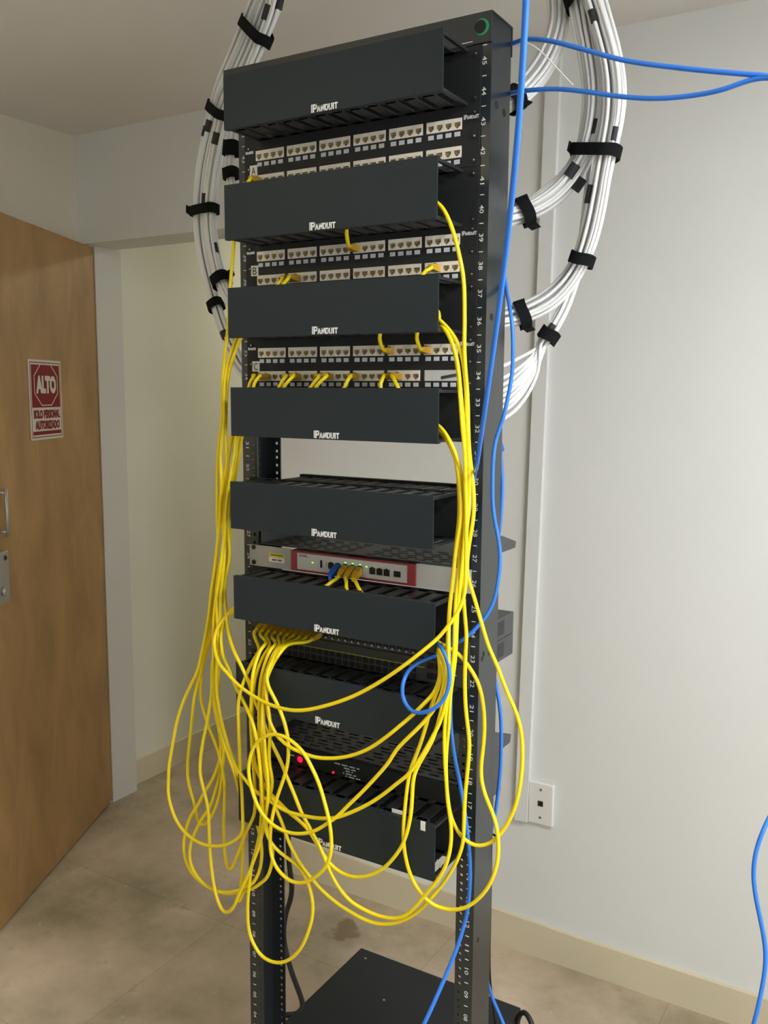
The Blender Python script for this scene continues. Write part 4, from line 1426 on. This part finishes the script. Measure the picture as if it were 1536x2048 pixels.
# ------------------------------------------------------------------ black cords
cord([V((-.10, .205, .80)), V((-.115, .235, .77)), (578, 1668, .25), (577, 1700, .25), (579, 1735, .25), (583.8, 1770, .25), (581, 1800, .25), (573, 1822, .24), (567, 1862, .23), (570, 1895, .23), (577.5, 1925, .22), (586, 1952, .21), (594, 1973, .20), (603, 1998, .185), (606, 2015, .17), (598, 2027, .155), (580, 2030, .14), (560, 2031, .13), V((-.28, .12, .10)), V((-.31, .14, .03)), V((-.33, .20, .008))],
     'thick black power cord hanging down behind the left post to the floor', M_BCORD, .0062, name='power_cable', cat='cord', group='black power cords', sm=3)
cord([V((.185, .405, .110)), V((.193, .403, .137)), V((.205, .398, .150)), V((.222, .388, .145)), V((.240, .375, .120)), V((.252, .365, .08)), V((.262, .36, .02)), V((.275, .36, .008)), V((.34, .40, .008))],
     'black power cord arching out of the right side of the floor box', M_BCORD, .006, name='power_cable', cat='cord', group='black power cords')
cord([V((.20, .20, .815)), (978, 1668, .11), (984, 1667, .10), (990, 1668.5, .095), (995.5, 1676, .09), (996.5, 1697, .09), (995, 1722, .09), (990.5, 1741, .095), (983, 1753, .11), (970, 1775, .13), V((.20, .20, .62)), V((.17, .28, .30)), V((.16, .34, .138))],
     'thin black cord bowing out behind the right post below the shelf', M_BCORD, .0022, name='power_cable', cat='cord', group='black power cords')


# ------------------------------------------------------------------ white data cable bundles
RW = .0033
BUNDLES = {}


def frames(P):
    out = []
    n = len(P)
    t = (P[1] - P[0]).normalized()
    r = FW.cross(t).normalized()
    u = r
    for i in range(n):
        tg = (P[min(i + 1, n - 1)] - P[max(i - 1, 0)]).normalized()
        u = (u - tg * u.dot(tg)).normalized()
        out.append((u, tg.cross(u)))
    return out


def bundle(key, spec, count, rad, label, group, twist=.5, flat=1.0, fan=None, seed=1):
    """rad: list of bundle half-widths along the spec points"""
    rnd = random.Random(seed)
    ctr = path(spec)
    C = smooth(spline(ctr, .012), 3)
    fr = frames(C)
    # radius along the curve by nearest control point
    acc = [0.0]
    for i in range(1, len(C)):
        acc.append(acc[-1] + (C[i] - C[i - 1]).length)
    kn = []
    for c_ in ctr:
        kn.append(acc[min(range(len(C)), key=lambda i: (C[i] - c_).length)])

    def rr(s):
        for i in range(len(kn) - 1):
            if s <= kn[i + 1]:
                t = (s - kn[i]) / max(1e-6, kn[i + 1] - kn[i])
                t = min(1, max(0, t))
                return rad[i] + (rad[i + 1] - rad[i]) * t
        return rad[-1]
    items = []
    for k in range(count):
        q = math.sqrt((k + .35) / count)
        a = k * 2.39996 + rnd.uniform(-.2, .2)
        ph, am = rnd.uniform(0, 6.28), rnd.uniform(.05, .16)
        P = []
        for i, c_ in enumerate(C):
            s = acc[i]
            R = max(0.0, rr(s) - RW)
            ang = a + twist * s + am * 2.2 * math.sin(3.5 * s + ph)
            qq = min(1.0, q + am * math.sin(6 * s + ph * 2) * .8)
            u, w = fr[i]
            P.append(c_ + u * (math.cos(ang) * R * qq) + w * (math.sin(ang) * R * qq * flat))
        if fan:
            P += fan(k, P[-1])
            P = P[:len(C) - 1] + spline(P[len(C) - 1:], .012) if True else P
        b = MB(M_WHITE)
        b.tube(smooth(P, 1), RW, 7)
        o = tag(b.build('data_cable'), label, 'cable', group)
        items.append((o, P))
    BUNDLES[key] = (C, fr, acc, rr, items)


G_R, G_L = 'white data cables right of the rack', 'white data cables left of the rack'
# right side, inner bundle to the top patch panel
bundle('R1', [V((.42, .23, HC - .002)), (1104, -70, .22), (1119, 0, .215), (1119, 50, .21), (1105, 100, .20), (1078, 148, .19), (1045, 184, .17), (1018, 207, .15), (985, 222, .13), V((.13, .11, 1.945))],
       16, [.024, .022, .021, .022, .023, .024, .022, .017, .016, .018], 'white data cable of the inner bundle curving in behind the top of the right post', G_R, flat=.9, seed=3)
# the thick outer bundle: three branches packed side by side, then splitting
bundle('R2', [V((.47, .20, HC - .002)), (1143, -80, .19), (1160, 0, .19), (1170, 60, .185), (1182, 120, .18), (1190, 180, .18), (1187, 240, .18), (1173, 300, .18), (1150, 345, .18), (1115, 384, .18), (1082, 409, .17), (1050, 424, .16), (1010, 436, .14), (980, 442, .12), V((.13, .10, 1.76))],
       30, [.022, .022, .021, .021, .021, .022, .022, .020, .021, .024, .024, .022, .022, .022, .022], 'white data cable of the right branch entering behind the panel marked B', G_R, flat=1.0, seed=4)
bundle('R3', [V((.50, .18, HC - .002)), (1168, -80, .17), (1188, 0, .17), (1205, 60, .165), (1221, 120, .16), (1229, 180, .16), (1226, 240, .16), (1214, 300, .16), (1203, 360, .16), (1193, 420, .16), (1180, 475, .165), (1165, 520, .165), (1143, 558, .17), (1110, 595, .17), (1075, 618, .16), (1043, 630, .15), (1005, 640, .13), (975, 645, .12), V((.13, .10, 1.60))],
       30, [.022, .022, .021, .021, .021, .022, .021, .020, .019, .020, .020, .018, .019, .022, .022, .021, .021, .021, .021], 'white data cable of the right branch entering just above the loose fanned cables', G_R, flat=1.0, seed=5)


def fan4(k, p):
    ends = [(1003, 733), (1001, 772), (1001, 784), (1000, 795), (1000, 806), (1000, 817), (1000, 827), (1007, 838), (1002, 758)]
    x, y = ends[k % 9]
    f = (y - 733) / 105.0
    m1 = at(1083 + (x - 1083) * .30 + 2 + 14 * f, 692 + (y - 692) * .30 + 6 * f, .172)
    m2 = at(1083 + (x - 1083) * .68 + 2 + 14 * f, 692 + (y - 692) * .68 + 10 * f, .15)
    e_ = at(x, y, .12)
    return [m1, m2, e_, V((.13 + .01 * (k % 4), .09, e_.z - .02))]


bundle('R4', [V((.45, .24, HC - .002)), (1150, -80, .24), (1170, 0, .24), (1180, 60, .235), (1190, 120, .235), (1197, 180, .235), (1197, 240, .235), (1190, 310, .235), (1180, 380, .23), (1172, 450, .225), (1163, 520, .22), (1148, 565, .215), (1133, 610, .205), (1112, 650, .195), (1083, 692, .185)],
       9, [.016, .015, .014, .014, .014, .014, .014, .014, .013, .013, .013, .013, .013, .014, .014], 'white data cable of the right branch fanning out low behind the right post', G_R, fan=fan4, seed=6)
# left side
bundle('L2', [V((-.30, .15, HC - .002)), (544, -60, .15), (526, 0, .15), (500, 60, .155), (476, 115, .16), (450, 170, .165), (430, 230, .17), (415, 290, .17), (404, 350, .17), (399, 420, .17), (401, 470, .17), (408, 520, .165), (420, 570, .16), (432, 612, .15), (450, 665, .14), (470, 708, .13), (490, 745, .12), V((-.15, .10, 1.56))],
       16, [.026, .027, .026, .024, .023, .021, .019, .018, .0175, .017, .017, .016, .015, .014, .016, .018, .018, .018], 'white data cable of the outer left bundle ending behind the panel marked C', G_L, seed=8)
bundle('L1', [V((-.26, .12, HC - .002)), (566, -60, .12), (547, 0, .125), (523, 60, .13), (500, 115, .135), (473, 170, .14), (450, 230, .145), (436, 290, .15), (425, 350, .15), (419, 420, .15), (422, 470, .15), (431, 520, .145), (442, 562, .14), (462, 600, .13), (490, 630, .12), V((-.15, .10, 1.66))],
       16, [.024, .024, .023, .022, .021, .020, .019, .018, .0175, .0165, .0165, .017, .017, .018, .018, .018], 'white data cable of the left bundle turning in behind the panel marked B', G_L, seed=9)
bundle('L0', [V((-.22, .10, HC - .002)), (560, -40, .10), (545, 30, .10), (522, 90, .10), (500, 140, .10), (480, 200, .10), (469, 250, .10), (463, 297, .10), (461, 348, .10), (472, 392, .10), (500, 412, .10), V((-.15, .10, 1.86))],
       8, [.016, .016, .016, .016, .015, .014, .013, .013, .012, .014, .014, .014], 'white data cable of the short left bundle turning in behind the panel marked A', G_L, seed=10)


cord([V((.20, .12, 2.06)), (1018, 88, .10), (1028, 80, .09), (1050, 84, .09), (1068, 92, .095), (1085, 105, .10), (1104, 125, .11), (1124, 147, .12), (1146, 170, .13)],
     'thin white string curling out beside the inner right white bundle', M_WHITE, .0009, name='white_string', cat='string', group=None)


def near(key, px, py):
    C, fr, acc, rr, items = BUNDLES[key]
    return min(range(2, len(C) - 2), key=lambda i: (pix(C[i])[0] - px) ** 2 + (pix(C[i])[1] - py) ** 2)


def strap(keys, px, py, label, w=.019, extra=.0030, tail=0.0):
    """a hook-and-loop band round one or several bundles: convex ring across the cable direction"""
    ctrs = []
    for kx in keys:
        C, fr, acc, rr, items = BUNDLES[kx]
        i = near(kx, px, py)
        ctrs.append((C[i], (C[i + 2] - C[i - 2]).normalized(), rr(acc[i])))
    tg = sum((c_[1] for c_ in ctrs), V((0, 0, 0))).normalized()
    # put all centres in one cross plane
    o = sum((c_[0] for c_ in ctrs), V((0, 0, 0))) / len(ctrs)
    u = (RG - tg * RG.dot(tg)).normalized()
    v = tg.cross(u)
    n = 40
    prof = []
    for k in range(n):
        a = 2 * PI * k / n
        dr = u * math.cos(a) + v * math.sin(a)
        prof.append(max((c_[0] - o - tg * (c_[0] - o).dot(tg)).dot(dr) + c_[2] for c_ in ctrs) + extra)
    # support function -> hull outline points
    pts = []
    for k in range(n):
        a = 2 * PI * k / n
        dh = (prof[(k + 1) % n] - prof[k - 1]) / (4 * PI / n)
        pts.append((prof[k] * math.cos(a) - dh * math.sin(a), prof[k] * math.sin(a) + dh * math.cos(a)))
    b = MB(M_STRAP)
    bm = b.bm
    R = []
    for (off, g) in ((-w / 2, 0), (-w / 2, .0022), (w / 2, .0022), (w / 2, 0)):
        ring = []
        for k in range(n):
            x, y = pts[k]
            l = math.hypot(x, y) or 1
            flare = .0012 * math.sin(3 * 2 * PI * k / n + 1)
            ring.append(bm.verts.new(o + tg * (off + flare) + u * (x + g * x / l) + v * (y + g * y / l)))
        R.append(ring)
    for j in range(4):
        A, B = R[j], R[(j + 1) % 4]
        for k in range(n):
            f = bm.faces.new((A[k], A[(k + 1) % n], B[(k + 1) % n], B[k]))
    if tail:
        k = 3 if tail > 0 else n // 2 + 1
        x, y = pts[k % n]
        P0 = o + u * x + v * y
        sd = u if tail > 0 else -u
        td = (sd * .8 - tg * .45).normalized()
        q = [P0 - tg * w * .45, P0 + tg * w * .45, P0 + tg * w * .40 + td * abs(tail), P0 - tg * w * .40 + td * abs(tail)]
        nn = td.cross(tg).normalized()
        b.prism(q, nn * .002)
    return tag(b.build('cable_strap'), label, 'strap', 'black cable straps')


strap(['L0', 'L1', 'L2'], 497, 58, 'black strap round the left white bundle, near the ceiling above the rack', .021, .002)
strap(['L1', 'L2'], 430, 221, 'black strap on the left white bundle beside the top cable manager', .020)
strap(['L1', 'L2'], 409, 420, 'black strap on the left white bundle beside the manager between panels A and B', .021, tail=-.012)
strap(['L1'], 441, 562, 'black strap on the left branch turning in by the panel marked B', .024, tail=.016)
strap(['L2'], 425, 608, 'black strap lowest on the left white bundle, beside the manager under panel B', .020)
strap(['L0'], 463, 296, 'upper black strap on the short left branch by the panel marked A', .030)
strap(['L0'], 461, 346, 'lower black strap on the short left branch by the panel marked A', .022)
strap(['R2', 'R3', 'R4'], 1178, 4, 'black strap on the thick right white bundle near the ceiling', .024)
strap(['R1'], 1026, 202, 'black strap on the inner right bundle where it meets the right post', .026, tail=.012)
strap(['R2', 'R3', 'R4'], 1190, 312, 'wide black strap on the thick right bundle where its first branch splits off', .020, tail=-.010)
strap(['R2'], 1056, 422, 'black strap on the right branch going to the panel marked B', .021, tail=.014)
strap(['R3', 'R4'], 1164, 522, 'black strap on the right white bundle halfway down, below the first split', .020)
strap(['R3'], 1040, 631, 'black strap on the right branch going to the panel marked C', .020, tail=.012)
strap(['R4'], 1085, 690, 'black strap above the fan of loose white cables behind the right post', .022)


def marker(keys, px, py, L=.026, wide=.0075):
    """a black tag wrapped round the foremost cables at a spot: belongs to the cable nearest the viewer there"""
    best = None
    for kx in keys:
        for (o, P) in BUNDLES[kx][4]:
            for i in range(3, len(P) - 3):
                x, y, w = pix(P[i])
                if abs(x - px) < 7 and abs(y - py) < 9:
                    sc = w + ((x - px) ** 2 + (y - py) ** 2) * 1e-4
                    if best is None or sc < best[0]:
                        best = (sc, o, P, i)
    if not best:
        return
    _, o, P, i = best
    tg = (P[i + 2] - P[i - 2]).normalized()
    u = FW.cross(tg).normalized()
    v = tg.cross(u)
    b = MB(M_TAG)
    n = 14
    c_ = P[i] + FW * .0012
    A, B = [], []
    for k in range(n):
        a = 2 * PI * k / n
        off = u * (math.cos(a) * wide) + v * (math.sin(a) * (RW + .0016))
        A.append(b.bm.verts.new(c_ - tg * L / 2 + off))
        B.append(b.bm.verts.new(c_ + tg * L / 2 + off))
    for k in range(n):
        b.bm.faces.new((A[k], A[(k + 1) % n], B[(k + 1) % n], B[k]))
    b.bm.faces.new(A)
    b.bm.faces.new(B)
    t = b.build('marker_tag')
    t.parent = o
    t['label'] = 'black tag wrapped round the white cable'


LM = ['L0', 'L1', 'L2']
for q in ((531, 27, .028, .010), (563, 9, .026, .008), (418, 248, .024, .007), (404, 262, .022, .004), (430, 272, .024, .008), (403, 396, .02, .007), (434, 498, .022, .006), (388, 524, .020, .0035), (409, 595, .022, .007), (447, 664, .018, .008)):
    marker(LM, *q)
RM = ['R1', 'R2', 'R3', 'R4']
for q in ((1187, 252, .024, .006), (1226, 262, .022, .005), (1143, 334, .024, .009), (1152, 372, .024, .013), (1178, 390, .030, .006), (1203, 475, .022, .004), (1190, 25, .022, .006), (1102, 662, .018, .006)):
    marker(RM, *q)

# ------------------------------------------------------------------ light and view
W = bpy.data.worlds.new('world')
S.world = W
W.use_nodes = True
W.node_tree.nodes['Background'].inputs['Color'].default_value = (1, 1, 1, 1)
W.node_tree.nodes['Background'].inputs['Strength'].default_value = 0.0
S.view_settings.view_transform = 'Standard'
S.view_settings.look = 'None'
S.view_settings.gamma = 1.0
S.view_settings.exposure = 0.45
S.view_settings.use_curve_mapping = False
S.cycles.use_denoising = True
S.cycles.max_bounces = 8
S.cycles.diffuse_bounces = 5
